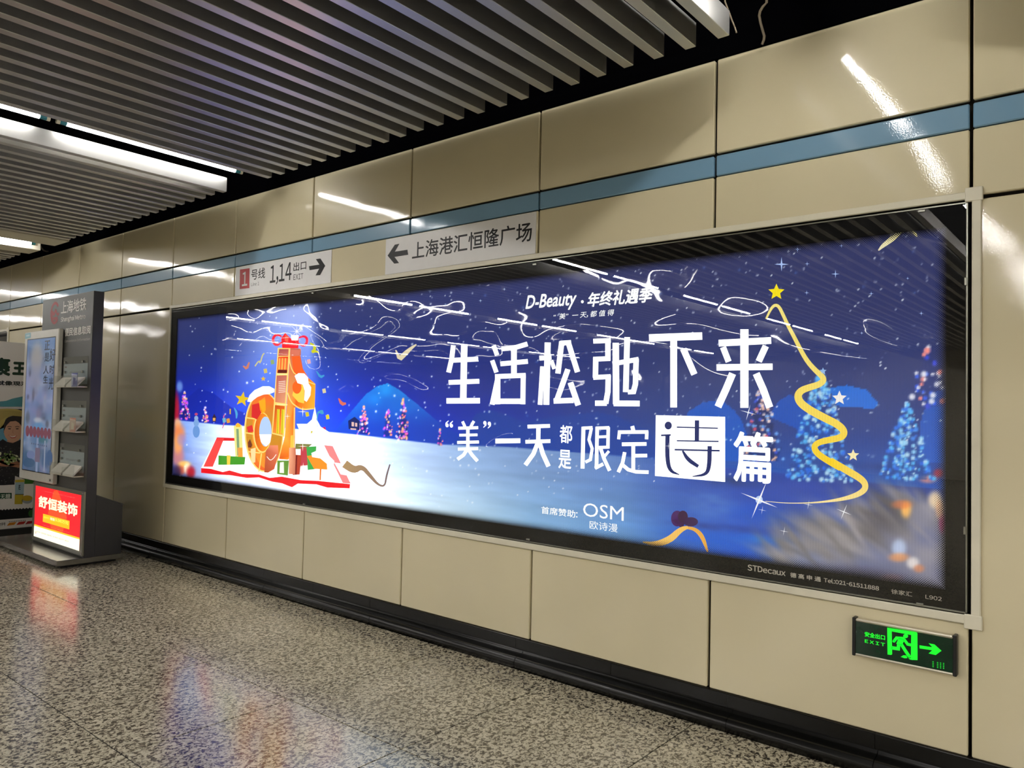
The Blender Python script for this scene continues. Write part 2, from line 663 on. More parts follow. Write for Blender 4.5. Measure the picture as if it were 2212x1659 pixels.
# ================================================================== SETTING
XL, XR, YB = -27.0, 9.0, -16.0            # hall: far end, near end, opposite wall

# ---- floor: granite slabs on a grout bed
fl = MB().box(XL, XR, YB, .2, -.2, -.004).build('floor', M['grout'])
fl['kind'] = 'structure'
TX, TY = .7450, .7400
xj = [-1.02 - TX * k for k in range(-14, 36)]
yj = [-.366 - TY * k for k in range(0, 23)]
rows = [(-.084, yj[0])] + [(yj[i], yj[i + 1]) for i in range(22)]
tile_cache = {}
rest = MB()
for i in range(len(xj) - 1):
    x1, x0 = xj[i], xj[i + 1]
    for r, (y1, y0) in enumerate(rows):
        if x1 > XR or x0 < XL:
            continue
        g = .0028
        near = -10.6 < x0 < -.1 and r <= 4
        if near:
            key = round(y1 - y0, 3)
            if key not in tile_cache:
                tile_cache[key] = MB().box(-TX / 2 + g, TX / 2 - g, -(y1 - y0) / 2 + g, (y1 - y0) / 2 - g, -.004, 0, .0006).mesh('floor_tile')
            o = link('floor_tile', tile_cache[key], M['floor'])
            o.location = ((x0 + x1) / 2, (y0 + y1) / 2, random.uniform(-.0003, .0001))
            put(o, fl)
        else:
            rest.box(x0 + g, x1 - g, max(y0, YB) + g, y1 - g, -.004, 0)
o = rest.build('floor_tile', M['floor'], fl)
o['kind'] = 'stuff'

# ---- right-hand wall: enamel panels on a dark carrier, blue band, black skirting
wall = MB().box(XL, XR, .16, .30, 0, 4.2).box(XL, XR, .05, .16, 0, .640).box(XL, XR, .05, .16, 2.15, 2.93) \
    .box(XL, -6.02, .05, .16, .64, 2.15).box(.05, XR, .05, .16, .64, 2.15).build('wall_right', M['joint'])
wall['kind'] = 'structure'
void = MB().box(XL, XR, .005, .05, 2.945, 4.2).build('upper_lining', M['black'], wall)
Z_ROWS = ((2.511, 2.938, 'cream'), (2.407, 2.499, 'blue'), (2.156, 2.402, 'cream'))
BIG = (-6.0, 0.03)
panel_mesh = {}


def panel(name, x0, x1, z0, z1, mat, g=.005, label=None):
    w, h = x1 - x0 - 2 * g, z1 - z0
    k = (round(w, 3), round(h, 3), mat)
    if k not in panel_mesh:
        me = MB().box(-w / 2, w / 2, 0, .022, -h / 2, h / 2, .004).mesh(name)
        panel_mesh[k] = me
    o = link(name, panel_mesh[k], M[mat])
    o.location = ((x0 + x1) / 2, random.uniform(.0002, .0012), (z0 + z1) / 2)
    o.rotation_euler = (random.uniform(-.0006, .0006), 0, random.uniform(-.0006, .0006))
    put(o, wall)
    if label:
        o['label'] = label
    return o


for i in range(-4, 27):
    x1, x0 = -float(i), -float(i) - 1
    g = .006
    for z0, z1, c in Z_ROWS:
        panel('blue_band_panel' if c == 'blue' else 'wall_panel', x0, x1, z0, z1, c, g, 'blue enamel band panel' if c == 'blue' else None)
    if BIG[0] - .1 < x0 and x1 < BIG[1] + .1:
        panel('wall_panel', x0, x1, .134, .602, 'cream', g)
    else:
        a = x0
        panel('wall_panel', a, x1, .134, 2.140, 'cream', g)

bb = MB().box(XL, XR, -.003, .05, 0, .128).build('baseboard_right', M['joint'])
bb['kind'] = 'structure'
PROF_U = [(.0, .133), (-.010, .133), (-.012, .131), (-.012, .070), (0, .070)]
PROF_P = [(0, .074), (-.0125, .074), (-.0145, .068), (-.020, .0625), (-.030, .059), (-.046, .0575), (-.058, .056)] + [(-.058 - .029 * math.sin(math.radians(q)), .027 + .029 * math.cos(math.radians(q))) for q in range(15, 91, 15)] + [(-.087, .0), (0, .0)]
PL = .5765
me_u = MB().extrude_x(PROF_U, -.294, .294).mesh('skirting_tile')
mb = MB().extrude_x(PROF_P, -PL / 2 + .0012, PL / 2 - .0012)
me_p = mb.mesh('plinth_tile')
me_p.polygons.foreach_set('use_smooth', [abs(p.normal.x) < .5 for p in me_p.polygons])
for k in range(-3, 18):
    o = link('plinth_tile', me_p, M['plinth'])
    o.location = (-1.454 - PL * (k + .5), random.uniform(-.0015, .0015), random.uniform(-.0006, .0006))
    put(o, bb)
    o = link('skirting_tile', me_u, M['plinth'])
    o.location = (-1.493 - .59 * (k + .5), random.uniform(-.0006, .0006), 0)
    put(o, bb)

for nm, b in (('wall_left', (XL, XR, YB - .2, YB, 0, 4.2)), ('wall_back', (XL - .2, XL, YB, .2, 0, 4.2)), ('wall_front', (XR, XR + .2, YB, .2, 0, 4.2))):
    o = MB().box(*b).build(nm, M['backwall'])
    o['kind'] = 'structure'

# ---- ceiling: black plenum, aluminium slats across it, slots for the lamps
SZ0, SZ1, SY = 2.830, 2.930, -.375
ceil = MB().box(XL, XR, YB, .2, 3.62, 3.9).build('ceiling', M['black'])
ceil['kind'] = 'structure'
PITCHS = .1436
me_s = MB().box(-.024, .024, YB + .05, SY, SZ0, SZ1, .002).mesh('ceiling_slat')
SLOTS = {-1, -2, -3, 23, 24, 25}
lit_k = {0, 26}
me_w = me_s.copy(); me_w.name = 'ceiling_slat_light'
for k in range(-32, 132):
    if k in SLOTS or 46 <= k <= 53 or k in (-30, -29, -28) or 77 <= k <= 79 or 104 <= k <= 106 or 130 <= k:
        continue
    o = link('ceiling_slat', me_s, M['slat'])
    o.location = (-.795 - PITCHS * k, random.uniform(-.006, .006), random.uniform(-.002, .002))
    put(o, ceil)
for x0, x1 in ((-7.69, -7.34), (-8.37, -8.06)):
    MB().box(x0, x1, YB + .05, -.345, SZ0, SZ1, .003).build('ceiling_beam', M['white_slat'], ceil)
for y in (-1.15, -2.75, -4.35, -5.95, -7.55, -9.15, -10.75, -12.35, -13.95):
    MB().box(XL, XR, y - .02, y + .02, 3.10, 3.15).build('carrier_rail', M['black'], ceil)


# ================================================================== LAMPS
def lamp(x, y1, z, label, group=None, parts=True, dim=False):
    """one 1.2 m fluorescent tube running away from the wall, with its teal end caps, holders and batten"""
    y0 = y1 - 1.2
    t = thing('fluorescent_light', (x, (y0 + y1) / 2, z), label, 'light', group)
    mb = MB().cyl((x, y1 - .055, z), (x, y0 + .055, z), .0135, 10); mb.smooth = False
    mb.build('tube', M['tube_dim' if dim else 'tube'], t)
    for a, b, c in ((y1 - .055, y1 - .018, y1), (y0 + .055, y0 + .018, y0)):
        MB().cyl((x, a, z), (x, b, z), .0138, 12).build('end_cap', M['teal'], t)
        MB().cyl((x, b, z), (x, c, z), .0145, 12).box(x - .012, x + .012, min(b, c), max(b, c), z, z + .04).build('lamp_holder', M['socket'], t)
    if parts:
        MB().box(x - .035, x + .035, y0, y1, z + .038, z + .075, .004).build('batten', M['batten'], t)
        for y in (y0 + .25, y1 - .25):
            MB().box(x - .004, x + .004, y - .012, y + .012, z + .07, 3.62).build('hanger', M['batten'], t)
    return t


HID = 'white fluorescent tube up in the ceiling, outside the photographed view'
seen = {(1, 0): 'long bright fluorescent tube with teal ends, nearest the big wall billboard among the ceiling slats',
        (1, 1): 'bright fluorescent tube cut by the picture edge, in line behind the long tube',
        (2, 0): 'short visible bright fluorescent tube beside wide white ceiling beams above the kiosk',
        (0, 0): 'fluorescent tube just peeking in at the top edge above two hanging wires'}
for s, (x, z) in enumerate(((-.555, 2.972), (-4.43, 2.972), (-7.93, 2.862), (-11.97, 2.852), (-15.85, 2.852), (-19.5, 2.852), (3.35, 2.972), (7.2, 2.972))):  # the last row is out of view, added for fill light
    n = 0
    for y in (-.30, -3.35, -6.40, -9.45, -12.50):
        for d in (0, 1.235):
            lb = seen.get((s, n))
            lamp(x, (y if s != 2 else y - .12) - d, z, lb or HID, None if lb else 'ceiling tubes out of view', dim=n < 2 or s in (3, 4, 5))  # wall-end pairs and far bays set weaker to even the light
            n += 1


# ================================================================== BIG LIGHT BOX
def lightbox_shell(name, x0, x1, label, loc):
    """cream trim, black door frame and glass; x0, x1 are the glass edges"""
    t = thing(name, loc, label, 'billboard')
    far = x1 < -1
    z0, z1 = .641, 2.134
    MB().box(x0 - .004, x1 + .002, -.003 if far else .03, -.0005 if far else .13, z0 - .004, z1 + .004).build('housing', M['frameblack'], t)
    o = .036
    for b in ((x0 - .032, x1 + .030, z1 + .008, z1 + o), (x0 - .032, x1 + .030, z0 - o, z0 - .004)):
        MB().box(b[0], b[1], -.012, -.0005, b[2], b[3], .003).build('trim_strip', M['trim'], t)
    MB().box(x0 - .028, x0 - .006, -.012, -.0005, z0 - .006, z1 + .012, .003).build('trim_strip', M['trim'], t)
    MB().box(x1 + .012, x1 + .042, -.012, -.0005, z0 - .006, z1 + .012, .003).build('trim_strip', M['trim'], t)
    for z in (z1 - .002, z0 - .052):
        MB().box(x1 - .010, x1 + .047, -.014, -.0005, z, z + .052, .003).build('corner_cap', M['trim'], t)
    # door frame: slim steel edge and black printed rim
    for b in ((x0, x1, z1 - .006, z1), (x0, x1, z0, z0 + .006), (x0, x0 + .006, z0, z1), (x1 - .006, x1, z0, z1)):
        MB().box(b[0], b[1], -.009, -.0005 if far else .03, b[2], b[3], .001).build('door_edge', M['steel'], t)
    return t, z0, z1


GX0, GX1 = -5.982, -.008
ad, GZ0, GZ1 = lightbox_shell('advertising_billboard', GX0, GX1, 'long backlit billboard of a snowy blue night with large white Chinese headline', ((GX0 + GX1) / 2, 0, .6))
for b in ((GX0 + .006, LIT[0], GZ0 + .006, GZ1 - .006), (LIT[1], GX1 - .006, GZ0 + .006, GZ1 - .006), (LIT[0], LIT[1], LIT[3], GZ1 - .006), (LIT[0], LIT[1], GZ0 + .006, LIT[2])):
    MB().box(b[0], b[1], -.003, .028, b[2], b[3]).build('black_rim', M['rim'], ad)
MB().box(GX0 + .006, GX1 - .006, -.0105, -.0085, GZ0 + .006, GZ1 - .006).build('glass_pane', M['glass'], ad)
# little steel latches round the door
for px, py in ((1155, 571), (1991, 456), (2086, 608), (2084, 1146), (1141, 1165), (657, 1089), (676, 633), (1987, 1305)):
    P = on_plane(px, py, 1, -.012)
    v = px > 2050
    MB().box(P[0] - (.004 if v else .012), P[0] + (.004 if v else .012), -.016, -.009, P[2] - (.014 if v else .004), P[2] + (.014 if v else .004), .001).build('latch', M['steel'], ad)

# ---- the printed film: a fine grid carries the painted background
nx, nz = 980, 226
gx = np.linspace(LIT[0], LIT[1], nx); gz = np.linspace(LIT[2], LIT[3], nz)
GXX, GZZ = np.meshgrid(gx, gz)
P3 = np.stack([GXX, np.zeros_like(GXX), GZZ], -1)
PX, PY = project(P3)


def inside(pts):
    m = np.zeros(PX.shape, bool)
    n = len(pts)
    for i in range(n):
        (xa, ya), (xb, yb) = pts[i], pts[(i + 1) % n]
        c = ((ya > PY) != (yb > PY)) & (PX < (xb - xa) * (PY - ya) / ((yb - ya) if yb != ya else 1e-9) + xa)
        m ^= c
    return m


def fnoise(sx, sz, seed):
    """cheap smooth value noise on the print"""
    r = np.random.default_rng(seed)
    u = (GXX - LIT[0]) / sx; v = (GZZ - LIT[2]) / sz
    g = r.random((int(v.max()) + 3, int(u.max()) + 3))
    i, j = v.astype(int), u.astype(int)
    a, b = v - i, u - j
    a = a * a * (3 - 2 * a); b = b * b * (3 - 2 * b)
    return g[i, j] * (1 - a) * (1 - b) + g[i + 1, j] * a * (1 - b) + g[i, j + 1] * (1 - a) * b + g[i + 1, j + 1] * a * b


def ss(a, b, x):
    t = np.clip((x - a) / (b - a), 0, 1)
    return t * t * (3 - 2 * t)


img = np.zeros(PX.shape + (3,))


def mixin(col, w):
    global img
    img = img * (1 - w[..., None]) + np.array(col, float) * w[..., None]


hx = [360, 480, 620, 760, 950, 1100, 1200, 1350, 1450, 1560, 1700, 1850, 2060]
hy = [905, 918, 925, 938, 960, 966, 974, 986, 996, 1010, 1024, 1040, 1060]
HOR = np.interp(PX, hx, hy)
topy = np.interp(PX, [370, 2045], [690, 490])
tt = np.clip((PY - topy) / (HOR - topy), 0, 1)
side = ss(700, 1500, PX)
# sky
kl = [(54, 62, 118), (40, 54, 124), (24, 42, 146), (16, 38, 176), (14, 50, 200)]
kr = [(52, 57, 102), (50, 57, 106), (44, 58, 118), (40, 66, 142), (38, 88, 184)]
ts = [0, .3, .55, .8, 1.]
skl = np.stack([np.interp(tt, ts, [c[i] for c in kl]) for i in range(3)], -1)
skr = np.stack([np.interp(tt, ts, [c[i] for c in kr]) for i in range(3)], -1)
img = skl * (1 - side[..., None]) + skr * side[..., None]
# beam of light over the gift tower
bm = ss(490, 640, PX + (PY - 660) * .35) * (1 - ss(664, 698, PX)) * (1 - ss(700, 930, PY))
mixin((180, 192, 234), bm * .7)
# glow round the tower
mixin((70, 120, 235), np.exp(-((PX - 620) / 110) ** 2 - ((PY - 850) / 130) ** 2) * .55)
# hills and the peak
mt = inside([(700, 960), (745, 905), (790, 852), (815, 834), (838, 828), (862, 842), (900, 872), (960, 922), (1010, 948), (1010, 980)])
up = 1 - ss(825, 935, PY)
mixin((18, 60, 176), mt * .95); mixin((28, 148, 232), mt * up * .95 * (.6 + .4 * fnoise(.1, .06, 3)))
for pts, c, k in (([(372, 915), (395, 868), (430, 838), (462, 850), (500, 880), (560, 905), (560, 940)], (18, 36, 150), .8),
                  ([(980, 960), (1030, 893), (1060, 886), (1100, 898), (1130, 912), (1200, 900), (1290, 890), (1330, 898), (1400, 930), (1440, 990)], (26, 66, 160), .75),
                  ([(1460, 985), (1485, 890), (1520, 868), (1560, 866), (1585, 885), (1600, 905), (1640, 1000)], (12, 92, 205), .85),
                  ([(1660, 900), (1680, 868), (1705, 852), (1760, 872), (1790, 905), (1800, 960)], (12, 86, 200), .8),
                  ([(1792, 838), (1830, 832), (1872, 842), (1898, 872), (1888, 882), (1820, 880), (1800, 870)], (22, 112, 222), .95),
                  ([(1990, 905), (2010, 850), (2048, 838), (2048, 1000), (1980, 1000)], (28, 98, 210), .7)):
    mixin(c, inside(pts) * k)
# snow field
sn = ss(-1.5, 1.5, PY - HOR)
nn = fnoise(.5, .03, 5) * .6 + fnoise(.12, .015, 6) * .4
xs = [360, 470, 760, 850, 1000, 1150, 1350, 1480, 1600, 1800, 2045]
far = np.stack([np.interp(PX, xs, [c[i] for c in ((90, 130, 220), (200, 220, 252), (236, 240, 255), (190, 210, 244), (150, 182, 226), (130, 164, 214), (96, 132, 198), (56, 88, 180), (42, 74, 176), (44, 72, 168), (50, 70, 150))]) for i in range(3)], -1)
nearc = np.stack([np.interp(PX, xs, [c[i] for c in ((60, 60, 130), (190, 200, 230), (252, 255, 255), (230, 248, 253), (196, 226, 242), (138, 184, 224), (104, 156, 214), (48, 104, 200), (34, 92, 206), (58, 92, 190), (72, 84, 140))]) for i in range(3)], -1)
dd = ss(10, 190, PY - HOR)
snow = far * (1 - dd[..., None]) + nearc * dd[..., None]
snow *= (.93 + .14 * nn)[..., None]
img = img * (1 - sn[..., None]) + snow * sn[..., None]
# dark drift patches on the blue field to the right
for cx, cy, rx, ry, c, k in ((1585, 1040, 60, 10, (40, 60, 110), .7), (1620, 1110, 60, 22, (20, 80, 200), .6), (1560, 1140, 90, 8, (34, 60, 140), .7), (1510, 1160, 70, 14, (26, 96, 210), .8),
                             (1640, 1165, 60, 10, (24, 110, 225), .7), (1700, 1150, 90, 10, (40, 70, 170), .6), (1540, 1090, 60, 30, (110, 158, 220), .35), (1900, 1010, 90, 10, (34, 56, 120), .5)):
    mixin(c, np.exp(-((PX - cx) / rx) ** 2 - ((PY - cy - (PX - cx) * .1) / ry) ** 2) * k * (.5 + fnoise(.05, .02, int(cx))))
# out-of-focus fur and lights at the right
fur = ss(0, 26, PY - np.interp(PX, [1640, 1690, 1740, 1800, 1850, 1900, 1960, 2000, 2045], [1225, 1178, 1160, 1150, 1130, 1100, 1090, 1080, 1065])) * ss(1640, 1690, PX)
mixin((168, 160, 158), fur * (.6 + .4 * fnoise(.07, .06, 9)) * .8)
r_ = np.random.default_rng(5)
for _ in range(150):
    x = r_.uniform(1660, 2010); y = np.interp(x, [1640, 1690, 1740, 1800, 1850, 1900, 1960, 2000, 2045], [1225, 1178, 1160, 1150, 1130, 1100, 1090, 1080, 1065]) + r_.normal(4, 22)
    t = math.radians(r_.uniform(20, 60)); L_, w_ = r_.uniform(16, 60), r_.uniform(5, 12)
    du = (PX - x) * math.cos(t) + (PY - y) * math.sin(t); dv = -(PX - x) * math.sin(t) + (PY - y) * math.cos(t)
    g_ = r_.uniform(96, 190)
    mixin((g_, g_ * .96, g_ * .95), np.exp(-(du / L_) ** 2 - (dv / w_) ** 2) * .45)
mixin((66, 62, 84), np.exp(-((PX - 1850) / 110) ** 2 - ((PY - 1245) / 26) ** 2) * .7)
mixin((70, 66, 74), np.exp(-((PX - 1900) / 50) ** 2 - ((PY - 1120) / 50) ** 2) * .55)
for cx, cy, rx, ry, c, k in ((1958, 1101, 12, 18, (255, 190, 100), 1), (1948, 1090, 22, 10, (240, 120, 60), .6), (2020, 1080, 16, 20, (255, 225, 180), .9), (2005, 1035, 20, 9, (250, 150, 120), .7), (2028, 1022, 12, 10, (220, 50, 50), .7),
                             (1942, 1184, 16, 20, (190, 205, 235), .9), (1942, 1204, 22, 10, (250, 160, 90), .7), (1972, 1216, 14, 13, (235, 225, 220), .9), (1985, 1228, 12, 9, (230, 140, 90), .7), (1990, 1115, 26, 26, (140, 140, 160), .7),
                             (2036, 1130, 8, 22, (190, 60, 120), .7), (2030, 1100, 10, 20, (250, 190, 140), .7), (1925, 1250, 26, 10, (150, 110, 110), .5)):
    mixin(c, np.exp(-(((PX - cx) / rx) ** 2 + ((PY - cy) / ry) ** 2) ** 2) * k)
# out-of-focus red and gold at the lower left corner
for cx, cy, rx, ry, c, k in ((380, 885, 8, 40, (190, 20, 40), .9), (383, 915, 8, 12, (230, 190, 150), .9), (386, 940, 14, 26, (240, 130, 60), .9), (384, 985, 14, 26, (210, 120, 110), .8), (398, 1003, 14, 8, (250, 190, 90), .9),
                             (390, 1016, 12, 10, (220, 90, 40), .8), (404, 1012, 7, 12, (255, 240, 200), .9), (412, 1020, 10, 14, (170, 20, 30), .9), (384, 960, 10, 20, (255, 170, 80), .7), (392, 950, 10, 14, (120, 130, 230), .5), (380, 1020, 12, 16, (30, 26, 70), .8), (388, 835, 7, 12, (120, 160, 230), .8)):
    mixin(c, np.exp(-(((PX - cx) / rx) ** 2 + ((PY - cy) / ry) ** 2) ** 2) * k)


def fir(cx, base, h, w, body, lights, n, size, seed, dark=.8):
    r = np.random.default_rng(seed)
    t = np.clip((base - PY) / h, 0, 1)
    hw = w * (1 - t) ** .8 * (.8 + .35 * np.abs(((t * 6.) % 1.) - .1))
    m = ss(0, 6, hw - np.abs(PX - cx)) * (PY < base) * (PY > base - h)
    mixin(body, m * dark * (.6 + .4 * fnoise(.03, .03, seed)))
    for _ in range(n):
        q = r.random() ** 1.3
        x = cx + (r.random() * 2 - 1) * w * (1 - q) ** .8 * 1.05
        y = base - q * h
        c = lights[r.integers(len(lights))]
        s = size * (.6 + .8 * r.random())
        mixin(c, np.exp(-(((PX - x) / s) ** 2 + ((PY - y) / s) ** 2) ** 2) * .95)


warm = [(255, 90, 190), (240, 220, 255), (255, 190, 130), (200, 90, 255), (255, 130, 120)]
cold = [(90, 190, 250), (150, 215, 250), (60, 140, 240), (190, 230, 250), (40, 110, 230)]
mix3 = [(250, 225, 220), (235, 90, 110), (120, 180, 250), (255, 200, 170), (60, 90, 220)]
fir(399, 905, 62, 11, (26, 20, 110), warm, 46, 2.2, 21)
fir(443, 912, 34, 7, (26, 20, 110), warm, 22, 1.9, 22)
fir(786, 938, 60, 15, (20, 24, 96), warm, 44, 2.2, 23)
fir(838, 942, 64, 13, (16, 26, 110), warm, 30, 2.1, 24)
fir(871, 950, 88, 16, (18, 20, 90), warm, 60, 2.2, 25)
fir(950, 962, 38, 8, (20, 26, 110), warm, 18, 1.7, 26)
fir(1645, 995, 165, 46, (26, 38, 92), mix3, 120, 3.0, 27)
fir(1772, 1040, 235, 74, (34, 72, 150), cold, 330, 4.0, 28, .6)
fir(1958, 1035, 165, 58, (30, 80, 160), cold, 200, 4.0, 29, .6)
fir(2005, 880, 130, 50, (36, 52, 130), [(255, 150, 140), (50, 100, 240), (240, 240, 250), (60, 80, 220)], 40, 5., 30, .35)
# falling snow
for k in range(760):
    x = rng.uniform(380, 2040); y = np.interp(x, [370, 2045], [690, 490]) + rng.random() ** 1.2 * 480
    s = rng.choice([1.2, 1.5, 1.9, 2.8], p=[.45, .3, .2, .05]) * (.8 if x < 900 else 1.)
    j = int(np.argmin(np.abs(gx - on_plane(x, y, 1, 0)[0]))); w = on_plane(x, y, 1, 0)[2]
    i = int(np.clip(np.searchsorted(gz, w), 0, nz - 1))
    i0, i1, j0, j1 = max(i - 5, 0), i + 6, max(j - 8, 0), j + 9
    a = np.exp(-((PX[i0:i1, j0:j1] - x) ** 2 + (PY[i0:i1, j0:j1] - y) ** 2) / s ** 2)[..., None] * (.95 if s < 2.5 else .4)
    c = np.array((236, 244, 255) if s < 2.5 else (110, 150, 225), float)
    img[i0:i1, j0:j1] = img[i0:i1, j0:j1] * (1 - a) + c * a
# bright backlight through the white snow at the left
lv = lin_np(img)
boost = 1 + .8 * bm + 1.6 * np.exp(-((PX - 640) / 230) ** 2) * ss(700, 960, PY)
lv = lv * boost[..., None]
me = bpy.data.meshes.new('printed_film')
vs = P3.reshape(-1, 3)
me.vertices.add(nx * nz)
me.vertices.foreach_set('co', vs.ravel())
ii = np.arange((nz - 1) * (nx - 1))
a = (ii // (nx - 1)) * nx + ii % (nx - 1)
quads = np.stack([a, a + 1, a + nx + 1, a + nx], -1)
me.loops.add(quads.size)
me.loops.foreach_set('vertex_index', quads.ravel().astype(np.int32))
me.polygons.add(len(quads))
me.polygons.foreach_set('loop_start', np.arange(0, quads.size, 4, dtype=np.int32))
me.update(calc_edges=True)
at = me.color_attributes.new('Col', 'FLOAT_COLOR', 'POINT')
at.data.foreach_set('color', np.concatenate([lv, np.ones(lv.shape[:2] + (1,))], -1).astype(np.float32).ravel())
film = link('printed_film', me, M['lit'], ad)

C3 = (360, 640, 3.4556)
C6 = (900, 560, 2.5918)
C7 = (1550, 440, 2.9622)
C8 = (1350, 940, 2.5661)
PXL = (0, 0, 1.)
AY = 0.
WHT = (268, 270, 268)

# ---- headline, drawn stroke by stroke
A = Art(1, AY, -1, C6)
T = lambda pts, w: A.stroke(pts, w, WHT, 5)
# first line
for pts, w in (
        ([(207, 482), (197, 560), (180, 634)], 27), ([(200, 566), (346, 559)], 27), ([(268, 477), (262, 795)], 36), ([(180, 690), (352, 683)], 27), ([(168, 793), (356, 792)], 31),
        ([(432, 482), (452, 538)], 25), ([(424, 566), (448, 634)], 25), ([(457, 660), (424, 814)], 28), ([(476, 502), (556, 494), (622, 474)], 27), ([(470, 586), (624, 572)], 27), ([(546, 492), (546, 660)], 32),
        ([(440, 657), (612, 650)], 27), ([(455, 650), (455, 812)], 30), ([(598, 650), (596, 812)], 28), ([(440, 795), (610, 795)], 30),
        ([(688, 554), (756, 550)], 27), ([(735, 466), (727, 815)], 34), ([(706, 600), (692, 815)], 26), ([(755, 566), (772, 614)], 22),
        ([(814, 460), (792, 640)], 30), ([(806, 470), (866, 466)], 27), ([(850, 466), (902, 632)], 30), ([(848, 616), (782, 800)], 30), ([(768, 794), (880, 790)], 30), ([(862, 690), (906, 818)], 32),
        ([(990, 459), (1088, 455)], 27), ([(1072, 450), (1072, 566)], 30), ([(990, 560), (1086, 556)], 27), ([(1004, 550), (1002, 664)], 30), ([(990, 662), (1088, 657)], 27), ([(1074, 650), (1072, 740), (1060, 808)], 30), ([(1000, 806), (1066, 806)], 30),
        ([(1098, 586), (1244, 560)], 27), ([(1230, 556), (1226, 700), (1212, 752)], 30), ([(1184, 744), (1222, 742)], 26), ([(1180, 436), (1172, 744)], 32), ([(1116, 468), (1118, 812)], 36), ([(1104, 807), (1250, 808)], 32),
        ([(1302, 441), (1600, 430)], 42), ([(1440, 440), (1440, 830)], 38), ([(1494, 502), (1556, 645)], 36),
        ([(1692, 470), (1986, 455)], 38), ([(1836, 392), (1836, 832)], 46), ([(1716, 492), (1748, 574)], 34), ([(1956, 486), (1916, 572)], 36), ([(1680, 606), (1994, 602)], 36), ([(1770, 640), (1732, 730), (1688, 826)], 40), ([(1902, 640), (1942, 730), (1978, 830)], 40)):
    T(pts, w)
# second line
for pts, w in (
        ([(258, 908), (272, 938)], 16), ([(322, 906), (304, 938)], 16), ([(234, 946), (346, 943)], 17), ([(240, 985), (342, 983)], 15), ([(288, 945), (288, 1062)], 19), ([(228, 1026), (350, 1023)], 17), ([(232, 1063), (346, 1060)], 17), ([(284, 1064), (264, 1096), (230, 1120)], 19), ([(290, 1064), (312, 1096), (342, 1130)], 19),
        ([(442, 1018), (582, 1016)], 27),
        ([(622, 937), (748, 933)], 21), ([(610, 1022), (750, 1018)], 21), ([(683, 937), (682, 1022), (655, 1090), (610, 1152)], 24), ([(688, 1022), (708, 1090), (740, 1160)], 25),
        ([(935, 938), (930, 1172)], 22), ([(930, 946), (986, 943)], 18), ([(980, 945), (966, 1010), (984, 1060), (974, 1122), (946, 1136)], 17), ([(1012, 938), (1008, 1172)], 20), ([(1005, 946), (1080, 943)], 18), ([(1074, 940), (1072, 1060)], 19), ([(1010, 995), (1072, 993)], 15), ([(1010, 1054), (1076, 1052)], 17), ([(1000, 1170), (1046, 1146)], 19), ([(1030, 1056), (1052, 1120), (1082, 1184)], 20), ([(1078, 1074), (1046, 1112)], 15),
        ([(1208, 934), (1216, 966)], 22), ([(1137, 965), (1132, 1008)], 18), ([(1128, 968), (1298, 967)], 20), ([(1290, 965), (1288, 1008)], 19), ([(1150, 1036), (1288, 1034)], 21), ([(1214, 1036), (1214, 1188)], 21), ([(1214, 1100), (1292, 1099)], 20), ([(1166, 1080), (1154, 1140), (1130, 1192)], 20), ([(1148, 1146), (1186, 1178), (1230, 1190), (1300, 1192)], 20)):
    T(pts, w)
for x0, y0, sgn in ((172, 930, 1), (196, 932, 1), (383, 916, -1), (408, 920, -1)):
    A.ellipse(x0, y0, 9, 11, WHT, 5, 10)
    A.stroke([(x0 - 6 * sgn, y0), (x0 - 5 * sgn, y0 - 13 * sgn), (x0 + 8 * sgn, y0 - 26 * sgn)], [8, 7, 4], WHT, 5)
A.text('都', (803, 928), (872, 1032), WHT, 5, .012)
A.text('是', (797, 1065), (866, 1176), WHT, 5, .012)
A.text('篇', (1776, 962), (1994, 1260), WHT, 5, .02)
A.poly([(1340, 873), (1728, 882), (1728, 1247), (1335, 1213)], WHT, 4)
A.build('headline_lettering', M['lit'], ad, 1.4)

A = Art(1, AY, -1, C6)
NAVY = (24, 40, 104)
A.ellipse(1410, 931, 20, 22, NAVY, 6)
for pts, w in (([(1370, 986), (1424, 984)], 9), ([(1406, 984), (1404, 1120), (1420, 1186), (1472, 1206)], [24, 24, 20, 4]), ([(1571, 902), (1570, 1022)], 24), ([(1458, 940), (1688, 946)], 7), ([(1458, 1016), (1692, 1020)], 7),
               ([(1446, 1066), (1698, 1072)], 9), ([(1642, 1046), (1640, 1160), (1622, 1206), (1546, 1216)], [24, 24, 18, 4]), ([(1490, 1072), (1520, 1122), (1578, 1160)], [10, 24, 18])):
    A.stroke(pts, w, NAVY, 6, 2)
A.build('poem_character', M['lit'], ad)

A = Art(1, AY, -1, C6)
A.text('D-Beauty', (612, 204), (896, 280), WHT, 5, .022, .25, 1., False)
A.ellipse(929, 238, 8, 9, WHT, 5)
A.text('年终礼遇季', (958, 188), (1324, 240), WHT, 5, .03, .2)
A.text('“美”一 天, 都 值 得', (768, 306), (1106, 316), WHT, 5, .008, .15)
A.text('首席赞助:', (700, 1382), (902, 1450), WHT, 5, .012)
A.text('OSM', (934, 1362), (1160, 1466), WHT, 5, 0., 0., 1., False)
A.text('欧诗漫', (970, 1462), (1126, 1530), WHT, 5, .0)
A.build('sponsor_lettering', M['lit'], ad)

